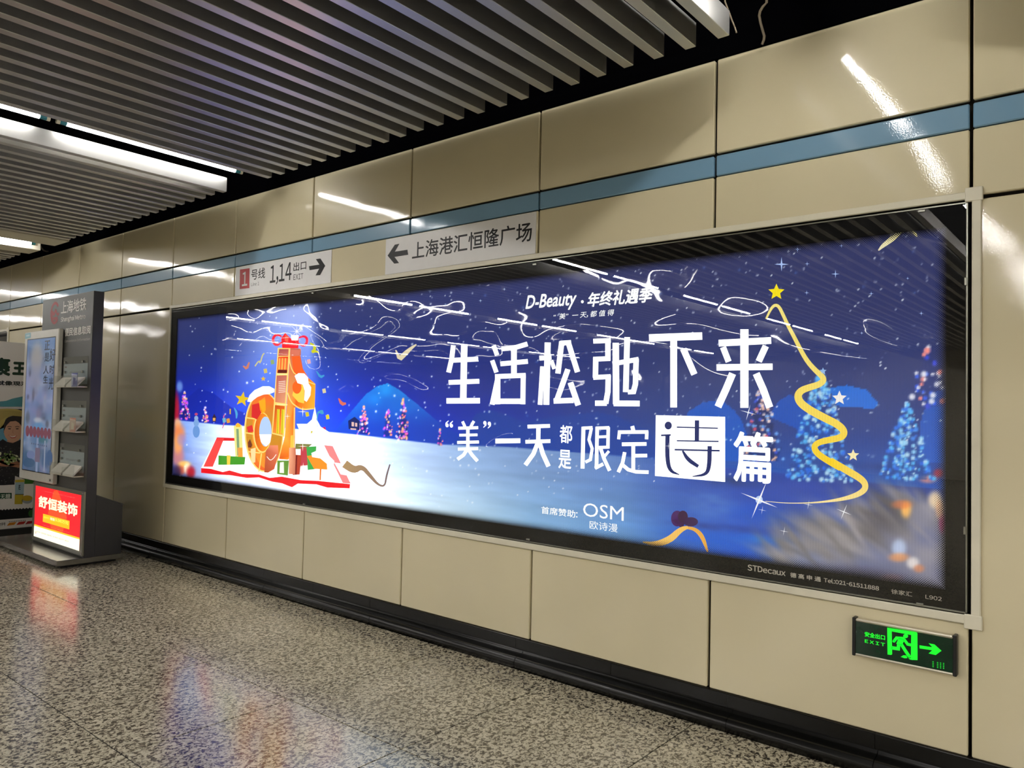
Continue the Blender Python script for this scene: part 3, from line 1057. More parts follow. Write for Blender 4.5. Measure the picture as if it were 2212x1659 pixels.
# ---- golden tree ribbon, stars and sparkles
A = Art(1, AY, -1, C7)
GOLD = (255, 222, 70)
pts = [(312, 738), (334, 690), (356, 656), (378, 648), (398, 664), (420, 710), (452, 780), (490, 850), (540, 950), (580, 1015), (630, 1070), (672, 1105), (682, 1132), (650, 1158), (590, 1175), (535, 1195), (512, 1230), (530, 1275), (590, 1320), (680, 1368), (770, 1412), (810, 1450), (808, 1485), (770, 1502), (700, 1514), (640, 1530), (616, 1558), (640, 1600), (700, 1640), (790, 1690)]
ws = [12, 15, 18, 20, 21, 22, 23, 25, 28, 30, 33, 36, 38, 40, 42, 44, 48, 50, 50, 50, 48, 46, 44, 42, 40, 38, 38, 40, 42, 44]
A.stroke(pts, ws, [(252, 236, 140), (255, 214, 10)], 6, 2)
A.use(C8)
A.stroke([(1140, 142), (1230, 195), (1305, 238), (1335, 270), (1330, 305), (1280, 335), (1190, 358), (1080, 372), (980, 377), (880, 376), (780, 366)], [38, 40, 38, 34, 34, 28, 18, 9, 5, 4, 3], [(255, 214, 10), (255, 240, 190)], 6, 2)
A.build('tree_ribbon', M['lit'], ad)

A = Art(1, AY, -1, C7)
A.star(378, 566, 54, 25, 5, (255, 232, 20), 6)
A.star(781, 1244, 48, 22, 5, (250, 244, 236), 6)
A.star(869, 1610, 40, 18, 5, (255, 240, 180), 6)
A.star(676, 1072, 24, 11, 5, (150, 190, 235), 6)
A.use(C3)
A.star(566, 768, 58, 24, 5, (255, 214, 30), 3, -80)
A.star(722, 616, 20, 9, 5, (255, 206, 60), 3)
A.star(646, 634, 12, 5, 5, (235, 240, 250), 3)
A.build('printed_stars', M['lit'], ad)

A = Art(1, AY, -1, C7)
for x, y, R in ((410, 388, 46), (512, 292, 22), (574, 385, 16), (755, 450, 27), (793, 270, 13), (571, 570, 16), (984, 576, 16), (1217, 478, 12), (1304, 702, 16), (923, 828, 12)):
    A.star(x, y, R, R * .16, 4, (176, 202, 250), 3)
A.use(C8)
for x, y, R, rot in ((745, 360, 110, -68), (1215, 425, 46, -68), (1018, 385, 26, -80), (762, 415, 24, -80), (883, 532, 26, -80), (243, 60, 20, -90)):
    A.star(x, y, R, R * .07, 4, (250, 252, 255), 7, rot)
A.ellipse(745, 358, 20, 22, (190, 214, 250), 6)
A.use(C6)
A.star(1858, 858, 46, 4, 4, (240, 246, 255), 6, -75)
for x, y, R in ((75, 178, 14), (358, 232, 11), (492, 168, 10), (162, 252, 8), (466, 382, 8)):
    A.star(x, y, R, R * .16, 4, (190, 215, 250), 3)
A.build('printed_sparkles', M['lit'], ad)

# ---- gold and brown ribbon scraps, heart
A = Art(1, AY, -1, C8)
A.stroke([(100, 592), (170, 606), (250, 580), (310, 522), (350, 510)], [6, 30, 40, 30, 16], [(250, 205, 110), (252, 196, 90)], 5, 2)
A.stroke([(340, 512), (390, 520), (430, 560), (460, 648)], [14, 20, 26, 10], (240, 176, 70), 4, 2)
A.ellipse(290, 462, 34, 44, (70, 20, 96), 3); A.ellipse(322, 452, 28, 34, (56, 16, 60), 4); A.poly([(260, 470), (345, 460), (318, 520)], (56, 16, 70), 3); A.ellipse(366, 480, 40, 26, (52, 18, 76), 4)
A.use(C7)
A.stroke([(1030, 300), (1060, 268), (1110, 232), (1160, 190), (1205, 160)], [8, 26, 34, 30, 16], [(236, 226, 190), (246, 236, 160)], 5, 2)
A.stroke([(1205, 160), (1240, 164), (1262, 188), (1278, 210)], [14, 26, 20, 6], (246, 236, 160), 5, 2)
A.use(C3)
A.stroke([(1712, 402), (1740, 470), (1780, 430), (1830, 385), (1866, 360)], [8, 34, 36, 22, 10], (238, 224, 186), 5, 1)
A.stroke([(1330, 1250), (1400, 1300), (1460, 1270), (1520, 1340), (1580, 1408), (1630, 1420), (1642, 1340), (1668, 1255)], [60, 56, 34, 28, 16, 12, 14, 10], [(196, 160, 110), (120, 100, 110)], 4, 2)
A.stroke([(660, 522), (690, 480), (700, 500), (716, 440), (730, 425)], 9, (230, 220, 150), 4, 1)
A.stroke([(1072, 350), (1100, 366), (1110, 394), (1084, 418), (1120, 410), (1138, 424)], [12, 18, 22, 16, 16, 8], (226, 226, 40), 5, 1)
A.stroke([(572, 520), (600, 542), (618, 492)], [8, 22, 10], (230, 140, 110), 4, 1)
A.stroke([(1285, 762), (1310, 806), (1340, 800)], [8, 28, 14], (240, 120, 100), 4, 1)
A.stroke([(1120, 560), (1150, 606), (1178, 590)], [6, 20, 10], (70, 170, 230), 4, 1)
A.stroke([(1130, 1000), (1120, 880), (1160, 850), (1170, 880), (1130, 860)], [6, 10, 16, 12, 6], (80, 180, 220), 5, 1)
A.stroke([(505, 832), (525, 870), (522, 912)], [6, 20, 8], (80, 180, 240), 4, 1)
A.stroke([(418, 985), (436, 930), (424, 900), (438, 880)], 7, (240, 120, 170), 4, 1)
A.stroke([(475, 880), (476, 840)], 10, (230, 190, 60), 4)
for x, y, c in ((1176, 705, (240, 226, 180)), (1003, 240, (236, 246, 255)), (1062, 486, (250, 190, 200)), (1050, 880, (240, 220, 40)), (1202, 900, (250, 230, 60)), (790, 490, (160, 190, 120)), (738, 556, (230, 210, 120)), (430, 925, (90, 200, 230)), (460, 928, (250, 170, 60)), (1176, 992, (235, 30, 90))):
    A.poly([(x - 14, y - 12), (x + 10, y - 18), (x + 16, y + 14), (x - 8, y + 20)], c, 4)
A.build('printed_ribbons', M['lit'], ad)

# ---- gift tower on its red snow tray
A = Art(1, AY, -1, C3)
RED, SNOWC = (226, 16, 28), (262, 266, 268)
A.poly([(375, 1055), (520, 1058), (1180, 1110), (1240, 1118), (1372, 1398), (1366, 1434), (1150, 1424), (940, 1424), (700, 1372), (500, 1340), (258, 1318), (258, 1280)], SNOWC, 1)
A.poly([(375, 1055), (430, 1060), (345, 1272), (275, 1272)], (246, 70, 66), 2)
A.poly([(375, 1053), (530, 1058), (540, 1080), (372, 1078)], (214, 24, 30), 2)
A.poly([(258, 1282), (330, 1288), (420, 1312), (470, 1300), (560, 1326), (690, 1330), (770, 1356), (860, 1346), (1000, 1372), (1130, 1378), (1370, 1402), (1368, 1434), (1200, 1428), (1120, 1404), (980, 1398), (936, 1426), (862, 1396), (790, 1384), (690, 1352), (600, 1356), (480, 1336), (380, 1330), (258, 1318)], RED, 3)
A.poly([(1176, 1112), (1240, 1118), (1374, 1398), (1316, 1394)], (246, 130, 130), 2)
A.poly([(1250, 1240), (1330, 1250), (1356, 1340), (1300, 1330)], (255, 232, 236), 3)
OR, OR2, OR3, EDGE = (250, 128, 22), (228, 108, 50), (206, 92, 66), (255, 206, 110)
# ring
A.ellipse(726, 1012, 146, 300, EDGE, 2, 36, rot=-1); A.ellipse(728, 1012, 136, 290, [(196 + int(50 * math.sin(i / 36 * 6.28) ** 2), 92 + int(44 * math.cos(i / 36 * 6.28) ** 2), 34) for i in range(36)], 3, 36, rot=-1)
A.ellipse(752, 1018, 112, 268, (250, 140, 40), 4, 32, a0=100, a1=262)
for a, b in (((588, 905), (676, 918)), ((586, 1018), (660, 1030)), ((612, 1160), (700, 1170)), ((690, 1310), (710, 1172))):
    A.stroke([a, b], 9, EDGE, 5)
A.ellipse(715, 1018, 68, 152, EDGE, 5, 30); A.ellipse(718, 1016, 60, 142, [(206 + int(49 * math.cos(i / 30 * 3.14) ** 2), 84 + int(80 * math.cos(i / 30 * 3.14) ** 2), 18) for i in range(30)], 6, 30); A.ellipse(740, 1010, 46, 112, (170, 196, 236), 7, 26)
A.poly([(694, 1030), (786, 1030), (776, 1090), (745, 1122), (708, 1090)], (244, 246, 250), 8)
# tower front, shelves and side
A.poly([(925, 385), (1005, 392), (1002, 450), (1018, 540), (1060, 610), (1112, 655), (1106, 842), (1020, 852), (962, 826), (958, 1180), (905, 1220), (840, 1214), (882, 1050)], [(196, 96, 70), (180, 96, 80), (190, 90, 60), (222, 86, 30), (244, 110, 20), (255, 160, 30), (250, 170, 50), (246, 132, 24), (222, 90, 16), (244, 120, 20), (255, 150, 40), (214, 84, 10), (255, 170, 60)], 4)
A.poly([(930, 400), (998, 402), (994, 440), (932, 446)], (206, 110, 86), 5)
A.poly([(934, 450), (994, 444), (1008, 540), (1050, 612), (968, 640), (948, 560)], (240, 90, 30), 5)
A.stroke([(920, 400), (918, 480), (940, 560), (985, 600), (1060, 640), (1110, 658)], 7, EDGE, 7, 1)
A.stroke([(905, 720), (930, 790), (980, 830), (1025, 846), (1100, 838)], 9, EDGE, 7, 1)
A.poly([(960, 660), (1030, 660), (1028, 800), (985, 790), (940, 740)], (252, 196, 70), 6)
A.ellipse(975, 680, 34, 48, (236, 96, 26), 7)
A.poly([(832, 385), (925, 385), (880, 1050), (786, 1026)], EDGE, 6)
for q, c in (([(842, 394), (914, 394), (910, 446), (836, 446)], [(150, 70, 70), (170, 80, 74), (206, 110, 86), (190, 96, 80)]), ([(836, 452), (910, 450), (902, 570), (826, 570)], [(236, 80, 30), (220, 60, 20), (196, 40, 20), (230, 90, 30)]), ([(824, 592), (900, 590), (886, 800), (812, 790)], [(178, 90, 80), (190, 104, 88), (222, 150, 110), (206, 120, 84)]),
             ([(812, 812), (884, 820), (870, 1036), (794, 1018)], [(190, 70, 10), (214, 90, 20), (255, 160, 60), (240, 130, 40)])):
    A.poly(q, c, 7)
for i in range(6):
    x = 842 + i * 11
    A.poly([(x, 462), (x + 7, 462), (x + 3, 548), (x - 5, 548)], ((244, 196, 90), (250, 120, 60))[i % 2], 8)
A.poly([(836, 548), (902, 550), (900, 574), (830, 574)], (90, 20, 16), 8)
for i in range(7):
    A.stroke([(838, 640 + i * 13), (890, 634 + i * 13)], 5, (240, 214, 196), 8)
for x in (828, 862):
    A.poly([(x, 842), (x + 18, 844), (x + 12, 1026), (x - 6, 1022)], (236, 214, 44), 8); A.poly([(x + 6, 842), (x + 10, 842), (x + 4, 1026), (x, 1024)], (140, 120, 10), 9)
for y in (580, 806):
    A.stroke([(826, y), (904, y + 4)], 9, (255, 224, 150), 9)
A.stroke([(956, 830), (950, 1180)], 8, EDGE, 6)
# snow caps
A.poly([(604, 786), (622, 738), (660, 700), (720, 672), (770, 672), (808, 692), (806, 716), (770, 730), (726, 734), (680, 752), (630, 790)], SNOWC, 9)
A.poly([(958, 594), (988, 574), (1030, 576), (1058, 606), (1062, 650), (1082, 680), (1076, 740), (1048, 788), (1030, 776), (1034, 706), (1020, 660), (980, 648)], SNOWC, 9)
# bow on top
A.stroke([(868, 340), (828, 368), (800, 350), (796, 310), (822, 284), (862, 300)], [10, 18, 20, 20, 18, 10], (236, 40, 60), 8, 2)
A.stroke([(985, 350), (1024, 374), (1050, 350), (1052, 314), (1026, 296), (990, 310)], [10, 18, 20, 20, 16, 10], (236, 30, 66), 8, 2)
A.poly([(858, 312), (888, 274), (936, 322), (990, 312), (986, 388), (866, 386)], (232, 26, 40), 9)
A.poly([(890, 280), (914, 308), (908, 350), (884, 330)], (250, 90, 70), 10); A.poly([(930, 290), (990, 290), (984, 330), (936, 330)], (252, 240, 244), 10)
A.star(976, 262, 60, 5, 8, (255, 250, 246), 11)
# goods round the foot
for q, c, l in (([(390, 1188), (590, 1200), (584, 1256), (388, 1258)], (62, 148, 34), 8), ([(452, 1186), (480, 1188), (476, 1258), (454, 1258)], (250, 200, 70), 9), ([(502, 966), (564, 962), (572, 1200), (516, 1196)], (222, 218, 130), 7), ([(522, 990), (540, 990), (548, 1190), (530, 1190)], (120, 150, 110), 8),
                ([(530, 1130), (568, 1130), (570, 1200), (536, 1198)], (240, 150, 50), 8), ([(518, 956), (534, 944), (556, 958), (552, 976), (520, 976)], (250, 176, 40), 9), ([(830, 1226), (916, 1226), (908, 1338), (828, 1326)], (96, 140, 50), 10), ([(850, 1240), (878, 1236), (880, 1320), (846, 1318)], (240, 236, 220), 11),
                ([(918, 1130), (966, 1130), (974, 1330), (914, 1326)], [(240, 170, 130), (196, 104, 76), (180, 90, 66), (226, 150, 116)], 10), ([(930, 1040), (946, 1036), (950, 1130), (926, 1130)], (250, 190, 70), 10), ([(960, 1182), (1010, 1186), (996, 1330), (944, 1334)], (176, 62, 40), 9), ([(968, 1186), (980, 1186), (974, 1330), (962, 1332)], (120, 30, 24), 11),
                ([(1004, 1110), (1046, 1130), (1060, 1260), (1000, 1270)], (186, 60, 70), 8), ([(1046, 1124), (1120, 1120), (1110, 1290), (1056, 1296)], (60, 160, 70), 8), ([(965, 1100), (1090, 1104), (1040, 1140), (962, 1140)], (120, 120, 60), 8),
                ([(1050, 1192), (1100, 1186), (1232, 1206), (1236, 1296), (1124, 1288), (1104, 1288)], (246, 140, 36), 10), ([(1084, 1170), (1130, 1150), (1210, 1184), (1256, 1230), (1236, 1340), (1206, 1350), (1200, 1250), (1150, 1210), (1090, 1200)], SNOWC, 11), ([(1146, 1290), (1158, 1290), (1154, 1372), (1144, 1372)], (220, 110, 30), 9),
                ([(745, 1150), (775, 1112), (834, 1112), (838, 1180), (806, 1290), (760, 1316), (732, 1314)], [(190, 90, 60), (224, 130, 96), (236, 140, 100), (214, 110, 76), (196, 84, 50), (176, 70, 36), (170, 66, 30)], 9), ([(630, 1140), (668, 1130), (664, 1240), (636, 1244)], (250, 210, 150), 9), ([(610, 1090), (626, 1066), (642, 1110), (634, 1130), (612, 1128)], (110, 50, 30), 9),
                ([(1108, 824), (1128, 930), (1150, 972), (1234, 1026), (1180, 1062), (1060, 1056), (975, 1050), (996, 1010), (972, 952), (1050, 952), (1086, 920)], (250, 252, 255), 5), ([(1080, 1006), (1092, 1006), (1088, 1022), (1078, 1022)], (200, 190, 60), 6),
                ([(640, 810), (694, 796), (716, 860), (676, 920), (636, 900)], (206, 30, 34), 8), ([(690, 780), (740, 770), (742, 850), (716, 880), (700, 850)], (246, 160, 20), 8), ([(600, 976), (640, 960), (652, 1010), (612, 1018)], (214, 40, 44), 8)):
    A.poly(q, c, l)
A.stroke([(752, 1196), (776, 1226), (800, 1212), (822, 1180)], 5, (250, 236, 220), 11, 1)
for x, y, R in ((1020, 862, 40), (906, 896, 24), (1020, 1120, 40), (1024, 1264, 26)):
    A.star(x, y, R, R * .08, 4, (255, 248, 230), 12)
A.build('gift_tower_picture', M['lit'], ad, 1.45)

# small cottage and snowman in the snow
A = Art(1, AY, -1, C3)
A.poly([(1356, 930), (1404, 900), (1442, 932), (1440, 1000), (1360, 990)], (20, 40, 120), 3)
for q in ([(1382, 938), (1400, 940), (1400, 972), (1382, 970)], [(1408, 944), (1424, 946), (1424, 974), (1408, 972)], [(1374, 984), (1416, 988), (1416, 998), (1374, 996)]):
    A.poly(q, (255, 210, 200), 4)
A.ellipse(222, 1010, 26, 46, (120, 170, 240), 3); A.ellipse(222, 945, 20, 28, (140, 185, 245), 3); A.ellipse(222, 910, 15, 18, (160, 190, 240), 3); A.ellipse(222, 880, 12, 10, (210, 80, 130), 4)
A.poly([(342, 905), (356, 876), (372, 905), (368, 936), (344, 936)], (60, 40, 60), 3); A.poly([(346, 908), (366, 908), (364, 930), (347, 930)], (255, 190, 110), 4)
A.build('cottage_picture', M['lit'], ad)

# ---- white lettering on the black rim
A = Art(1, -.0031, -1, C8, .0002)
IV = (206, 202, 188)
A.text('STDecaux', (680, 716), (890, 782), IV, 1, .02)
A.text('德 高 申 通', (916, 760), (1086, 814), IV, 1, .02)
A.text('Tel:021-61511888', (1102, 790), (1408, 862), IV, 1, .016)
A.text('徐家汇', (1476, 852), (1592, 896), IV, 1, .0)
A.text('L902', (1666, 884), (1756, 920), IV, 1, .0)
A.build('rim_lettering', M['ink'], ad)

# ---- second billboard farther along the wall, mostly hidden by the poster stand
ad2, a0, a1 = lightbox_shell('advertising_billboard', -15.98, -10.03, 'black-framed second billboard on the wall, only its corner showing at left edge', (-13, 0, .6))
MB().box(-15.97, -10.04, -.007, -.0035, a0 + .006, a1 - .006).build('black_rim', M['rim'], ad2)
MB().box(-15.97, -10.04, -.0105, -.0085, a0 + .006, a1 - .006).build('glass_pane', M['glass'], ad2)

# ================================================================== DIRECTION SIGNS
C5 = (480, 440, 3.0722)


def vinyl(x0, x1, z0, z1, label):
    t = thing('direction_sign', ((x0 + x1) / 2, -.003, z0), label, 'sign')
    MB().box(x0, x1, -.0035, .004, z0, z1, .0008).build('sign_board', M['sign'], t)
    return t


INK = (30, 30, 32)
s1 = vinyl(-4.978, -3.772, 2.172, 2.398, 'white wall sign with red line number 1, exits 1,14 and right arrow')
A = Art(1, -.0037, -1, C5, .0002)
A.poly([(118, 437), (182, 428), (180, 560), (116, 567)], (186, 26, 32), 1)
A.text('1', (134, 455), (166, 543), (236, 230, 226), 2, .012)
A.build('line_badge', M['ink'], s1)
A = Art(1, -.0037, -1, C5, .0002)
A.text('号线', (194, 438), (284, 493), INK, 1, .01)
A.text('Line 1', (193, 524), (245, 540), (96, 96, 98), 1)
A.text('1,14', (320, 412), (458, 522), INK, 1, .01)
A.build('sign_lettering', M['ink'], s1)
A = Art(1, -.0037, -1, C5, .0002)
A.text('出口', (474, 392), (557, 436), INK, 1, .01)
A.text('EXIT', (474, 471), (537, 497), INK, 1)
A.build('sign_lettering', M['ink'], s1)
A = Art(1, -.0037, -1, C5, .0002)
A.stroke([(578, 428), (668, 414)], 27, INK, 1)
A.poly([(622, 368), (652, 364), (684, 412), (650, 474), (620, 476), (652, 415)], INK, 2)
A.build('arrow', M['ink'], s1)
s2 = vinyl(-3.217, -2.013, 2.172, 2.398, 'white wall sign with left arrow and eight dark Chinese characters')
A = Art(1, -.0037, -1, C5, .0002)
A.stroke([(1232, 322), (1120, 340)], 34, INK, 1)
A.poly([(1146, 272), (1176, 266), (1134, 340), (1174, 394), (1142, 398), (1098, 345)], INK, 2)
A.build('arrow', M['ink'], s2)
A = Art(1, -.0037, -1, C5, .0002)
A.text('上海港汇恒隆广场', (1262, 258), (2054, 248), INK, 1, .012)
A.build('sign_lettering', M['ink'], s2)

# ================================================================== EXIT SIGN
CE = (1820, 1310, 7.9)
YS = -.032
ex = thing('exit_sign', (-.22, 0, .415), 'green lit emergency exit sign with running figure on lower wall panel', 'sign')
q = lambda X, Y: on_plane(CE[0] + X / CE[2], CE[1] + Y / CE[2], 1, YS)
xa, xb = q(165, 500)[0], q(1950, 800)[0]
za, zb = q(180, 825)[2], q(165, 178)[2]
MB().box(xa + .008, xb - .008, -.026, .0, za + .004, zb - .006, .002).build('housing', M['exitcap'], ex)
MB().box(xa + .01, xb - .01, YS + .002, -.026, za + .008, zb - .012, .001).build('face', M['exitface'], ex)
for x0, x1 in ((xa, xa + .0125), (xb - .0125, xb)):
    MB().box(x0, x1, YS - .003, -.0, za - .002, zb, .0025).build('end_cap', M['exitcap'], ex)
MB().box(xa + .0115, xb - .0115, YS - .004, -.004, zb - .014, zb - .003, .004).build('top_rail', M['alu'], ex)
MB().box(xa + .0115, xb - .0115, YS - .003, -.004, za, za + .0085, .003).build('bottom_rail', M['alu'], ex)
A = Art(1, YS + .0015, -1, CE, .0002)
GR = (0, 262, 40)
A.text('安全出口', (378, 425), (726, 578), GR, 1, .03)
A.text('EXIT', (380, 560), (726, 684), GR, 1, .02, 0, 1.3)
A.build('exit_lettering', M['exitlit'], ex)
A = Art(1, YS + .0015, -1, CE, .0002)
A.poly([(1312, 662), (1530, 695), (1468, 628), (1570, 648), (1690, 756), (1590, 830), (1468, 802), (1530, 748), (1315, 716)], GR, 1)
A.build('arrow', M['exitlit'], ex)
A = Art(1, YS + .0015, -1, CE, .0002)
A.poly([(762, 362), (1262, 440), (1278, 460), (1280, 916), (1186, 912), (1165, 880), (1172, 488), (840, 426), (848, 815), (828, 828), (768, 820)], GR, 1)
A.ellipse(1078, 505, 42, 36, GR, 2)
for pts, w in (([(1060, 548), (920, 538), (876, 596)], 52), ([(1010, 545), (965, 655)], 104), ([(1050, 560), (1112, 645), (1180, 660)], 48), ([(958, 640), (952, 722), (832, 704)], 58), ([(1000, 640), (1066, 745), (1142, 856)], 54)):
    A.stroke(pts, w, GR, 2)
A.ellipse(878, 592, 26, 24, GR, 2); A.ellipse(830, 705, 30, 27, GR, 2); A.ellipse(1140, 852, 28, 22, GR, 2)
A.poly([(992, 860), (1040, 832), (1090, 836), (1106, 882), (1060, 884)], GR, 2)
A.poly([(1124, 884), (1190, 880), (1200, 915), (1150, 905)], GR, 2)
for x, dy in ((1545, 0), (1622, 14), (1672, 22), (1724, 28)):
    for k in range(4):
        A.poly([(x - 12, 934 + dy + k * 28), (x + 12, 938 + dy + k * 28), (x + 12, 954 + dy + k * 28), (x - 10, 950 + dy + k * 28)], (0, 200, 40), 1)
A.build('running_figure', M['exitlit'], ex)

# ================================================================== INFORMATION KIOSK
KX0, KX1, KF, KB = -7.195, -6.103, -.595, -.512
ki = thing('information_kiosk', (-6.65, -.53, 0), 'tall dark grey metro information kiosk with screen, leaflet racks and red light panel', 'kiosk')
MB().box(-7.62, KX1, -.790, -.285, .022, .066, .003).build('base_plate', M['kioskbase'], ki)
MB().box(-7.56, KX1 - .05, -.745, -.32, .0, .023).build('base_foot', M['darkmount'], ki)
MB().box(KX0, KX1 - .002, KF, KB, .066, 2.230, .003).build('column', M['kiosk'], ki)
MB().box(KX1 - .0025, KX1, KF + .004, KB - .002, .066, 2.226).build('side_cover', M['kioskdark'], ki)
# sloped equipment box behind
v = [(x, y, z) for x in (KX0, KX1) for (y, z) in ((KB, .066), (-.302, .066), (-.302, .468), (KB, .556))]
MB().add(v, [(0, 1, 2, 3), (7, 6, 5, 4), (0, 4, 5, 1), (1, 5, 6, 2), (2, 6, 7, 3), (3, 7, 4, 0)]).build('equipment_box', M['kioskdark'], ki)
v = [(x, y, z) for x in (KX0 - .004, KX1 + .004) for (y, z) in ((KB, .556), (-.298, .468), (-.298, .476), (KB, .565))]
MB().add(v, [(0, 1, 2, 3), (7, 6, 5, 4), (0, 4, 5, 1), (1, 5, 6, 2), (2, 6, 7, 3), (3, 7, 4, 0)]).build('box_lid', M['kiosk'], ki)
A = Art(1, KF - .0008, -1, (90, 620, 11.06), .0003)
LET = (240, 238, 232)
A.text('上海地铁', (470, 350), (1058, 555), LET, 1, .012)
A.text('Shanghai Metro', (458, 720), (1043, 790), LET, 1, .022)
A.build('station_lettering', M['ink'], ki)
A = Art(1, KF - .0008, -1, (90, 620, 11.06), .0003)
A.text('便民信息取阅', (560, 985), (1164, 1115), LET, 1, .02)
A.text('Convenience Information', (550, 1262), (1152, 1268), (196, 194, 188), 1, .016)
A.build('leaflet_lettering', M['ink'], ki)
A = Art(1, KF - .0008, -1, (90, 620, 11.06), .0003)
RD = (150, 44, 44)
cu, cv = -6.906, 1.967 + .13
ring = []
for rr in (.100, .074):
    ring.append([(cu + rr * math.cos(t), cv + rr * math.sin(t)) for t in np.linspace(math.radians(38), math.radians(322), 33)])
n = 33
A.raw(ring[0] + ring[1], [(i, i + 1, n + i + 1, n + i) for i in range(n - 1)], lin(RD), 1)
# the emblem's inner M with tail
for w_i, (a, b, w) in enumerate((((-.055, -.062), (-.055, .022), .026), ((-.055, .022), (-.018, -.02), .024), ((-.018, -.02), (.018, .03), .024), ((.018, .03), (.050, -.015), .024), ((.050, -.015), (.098, -.015), .024), ((-.055, -.05), (.07, -.05), .03))):
    d = np.array(b) - np.array(a); d = d / np.linalg.norm(d); nn_ = np.array([-d[1], d[0]]) * w / 2
    A.raw([(cu + a[0] + nn_[0], cv + a[1] + nn_[1]), (cu + b[0] + nn_[0], cv + b[1] + nn_[1]), (cu + b[0] - nn_[0], cv + b[1] - nn_[1]), (cu + a[0] - nn_[0], cv + a[1] - nn_[1])], [(0, 1, 2, 3)], lin(RD), 2 + .1 * w_i)
A.build('round_emblem', M['ink'], ki)

# screen
SF = -.640
SX0, SX1, SZA, SZB = -7.468, -6.674, .612, 1.947
scn = MB().box(SX0, SX1, SF, SF + .038, SZA, SZB, .006).build('screen', M['screenframe'], ki)
MB().box(-7.19, -6.76, SF + .038, KF, .75, 1.85).build('screen_mount', M['darkmount'], scn)
MB().box(-7.400, -6.738, SF - .0015, SF + .004, .690, 1.880).build('bezel', M['frameblack'], scn)
A = Art(1, SF - .0018, -1, (0, 700, 6.9125), .0003)
u0, u1, v0, v1 = -7.388, -6.742, .698, 1.872
gu, gv = np.meshgrid(np.linspace(0, 1, 60), np.linspace(0, 1, 106))
sc = np.stack([np.interp(gv, (0, .2, .45, .62, .85, 1.), c) for c in ((84, 104, 134, 152, 142, 62), (108, 132, 148, 160, 158, 112), (140, 168, 196, 204, 194, 168))], -1)
r_ = np.random.default_rng(11)
for _ in range(150):
    a_, b_ = r_.random(), r_.random() * .9
    c_ = ((190, 198, 222), (120, 150, 200), (92, 130, 178), (150, 146, 190), (86, 92, 116), (120, 160, 190), (176, 170, 190))[r_.integers(7)]
    w_ = np.exp(-((gu - a_) / r_.uniform(.03, .14)) ** 2 - ((gv - b_) / r_.uniform(.01, .06)) ** 2)[..., None] * .5
    sc = sc * (1 - w_) + np.array(c_, float) * w_
for a_, b_, ra, rb, c_, k_ in ((.36, .86, .22, .12, (172, 168, 166), .95), (.34, .70, .2, .12, (160, 160, 184), .7), (.12, .40, .09, .05, (66, 62, 74), .5), (.84, .36, .06, .03, (62, 60, 70), .5), (.30, .58, .05, .05, (80, 74, 96), .5), (.10, .56, .05, .02, (60, 60, 80), .5), (.14, .74, .04, .025, (60, 60, 84), .5),
                               (.52, .42, .10, .06, (142, 130, 160), .7), (.55, .34, .2, .035, (96, 160, 214), .8), (.5, .385, .16, .02, (206, 212, 226), .8), (.70, .24, .2, .025, (56, 116, 128), .8), (.12, .10, .2, .05, (62, 96, 130), .8), (.85, .10, .16, .06, (66, 100, 146), .7)):
    w_ = np.exp(-(((gu - a_) / ra) ** 2 + ((gv - b_) / rb) ** 2) ** 2)[..., None] * k_
    sc = sc * (1 - w_) + np.array(c_, float) * w_
ii = np.arange(105 * 59)
k_ = (ii // 59) * 60 + ii % 59
A.raw(list(zip((u0 + (u1 - u0) * gu).ravel(), (v0 + (v1 - v0) * gv).ravel())), [tuple(q) for q in np.stack([k_, k_ + 1, k_ + 61, k_ + 60], -1)], [tuple(c) for c in lin_np(sc).reshape(-1, 3)], 1)
for ch, x0, y0, x1, y1 in (('正', 672, 250, 742, 385), ('是', 672, 430, 735, 560), ('人', 650, 625, 728, 745), ('生', 650, 770, 712, 885), ('好', 748, 370, 826, 545), ('时', 745, 610, 806, 745), ('光', 734, 800, 792, 980)):
    A.text(ch, (x0, y0), (x1, y1), (26, 30, 44), 5, .015)
# red pill row of characters
for i, ch in enumerate('黎里阿万子会唱'[:7]):
    cx = 412 + i * 54; cy = 1596 + i * 7
    A.ellipse(cx, cy, 28, 82, (136, 74, 92), 4)
for i in range(8):
    x = 470 + i * 31; y = 1780 + i * 6
    A.poly([(x, y - 10), (x + 12, y - 8), (x + 12, y + 14), (x, y + 12)], (90, 92, 120), 4)
A.poly([(530, 1845), (600, 1852), (594, 2064), (522, 2056)], (126, 112, 136), 4)
A.poly([(548, 1700), (578, 1700), (560, 2210), (530, 2205)], (150, 166, 200), 3)
A.poly([(664, 1740), (684, 1740), (668, 2200), (650, 2190)], (160, 172, 196), 3)
for cx, cy, rx, ry, c in ((430, 2070, 90, 70, (66, 100, 136)), (740, 2000, 40, 120, (70, 104, 150)), (460, 1950, 60, 60, (120, 136, 180))):
    A.ellipse(cx, cy, rx, ry, c, 2)
A.build('screen_picture', M['screen'], scn)
A = Art(1, SF - .0016, -1, (0, 700, 6.9125), .0003)
A.poly([(375, 145), (460, 128), (460, 205), (375, 225)], (150, 196, 208), 1)
A.poly([(392, 165), (444, 155), (444, 180), (392, 190)], (196, 220, 226), 2)
A.poly([(728, 2302), (792, 2312), (790, 2368), (726, 2356)], (196, 194, 184), 1)
A.poly([(738, 2316), (758, 2319), (757, 2350), (737, 2346)], (60, 60, 60), 2)
A.build('sticker', M['ink'], scn)

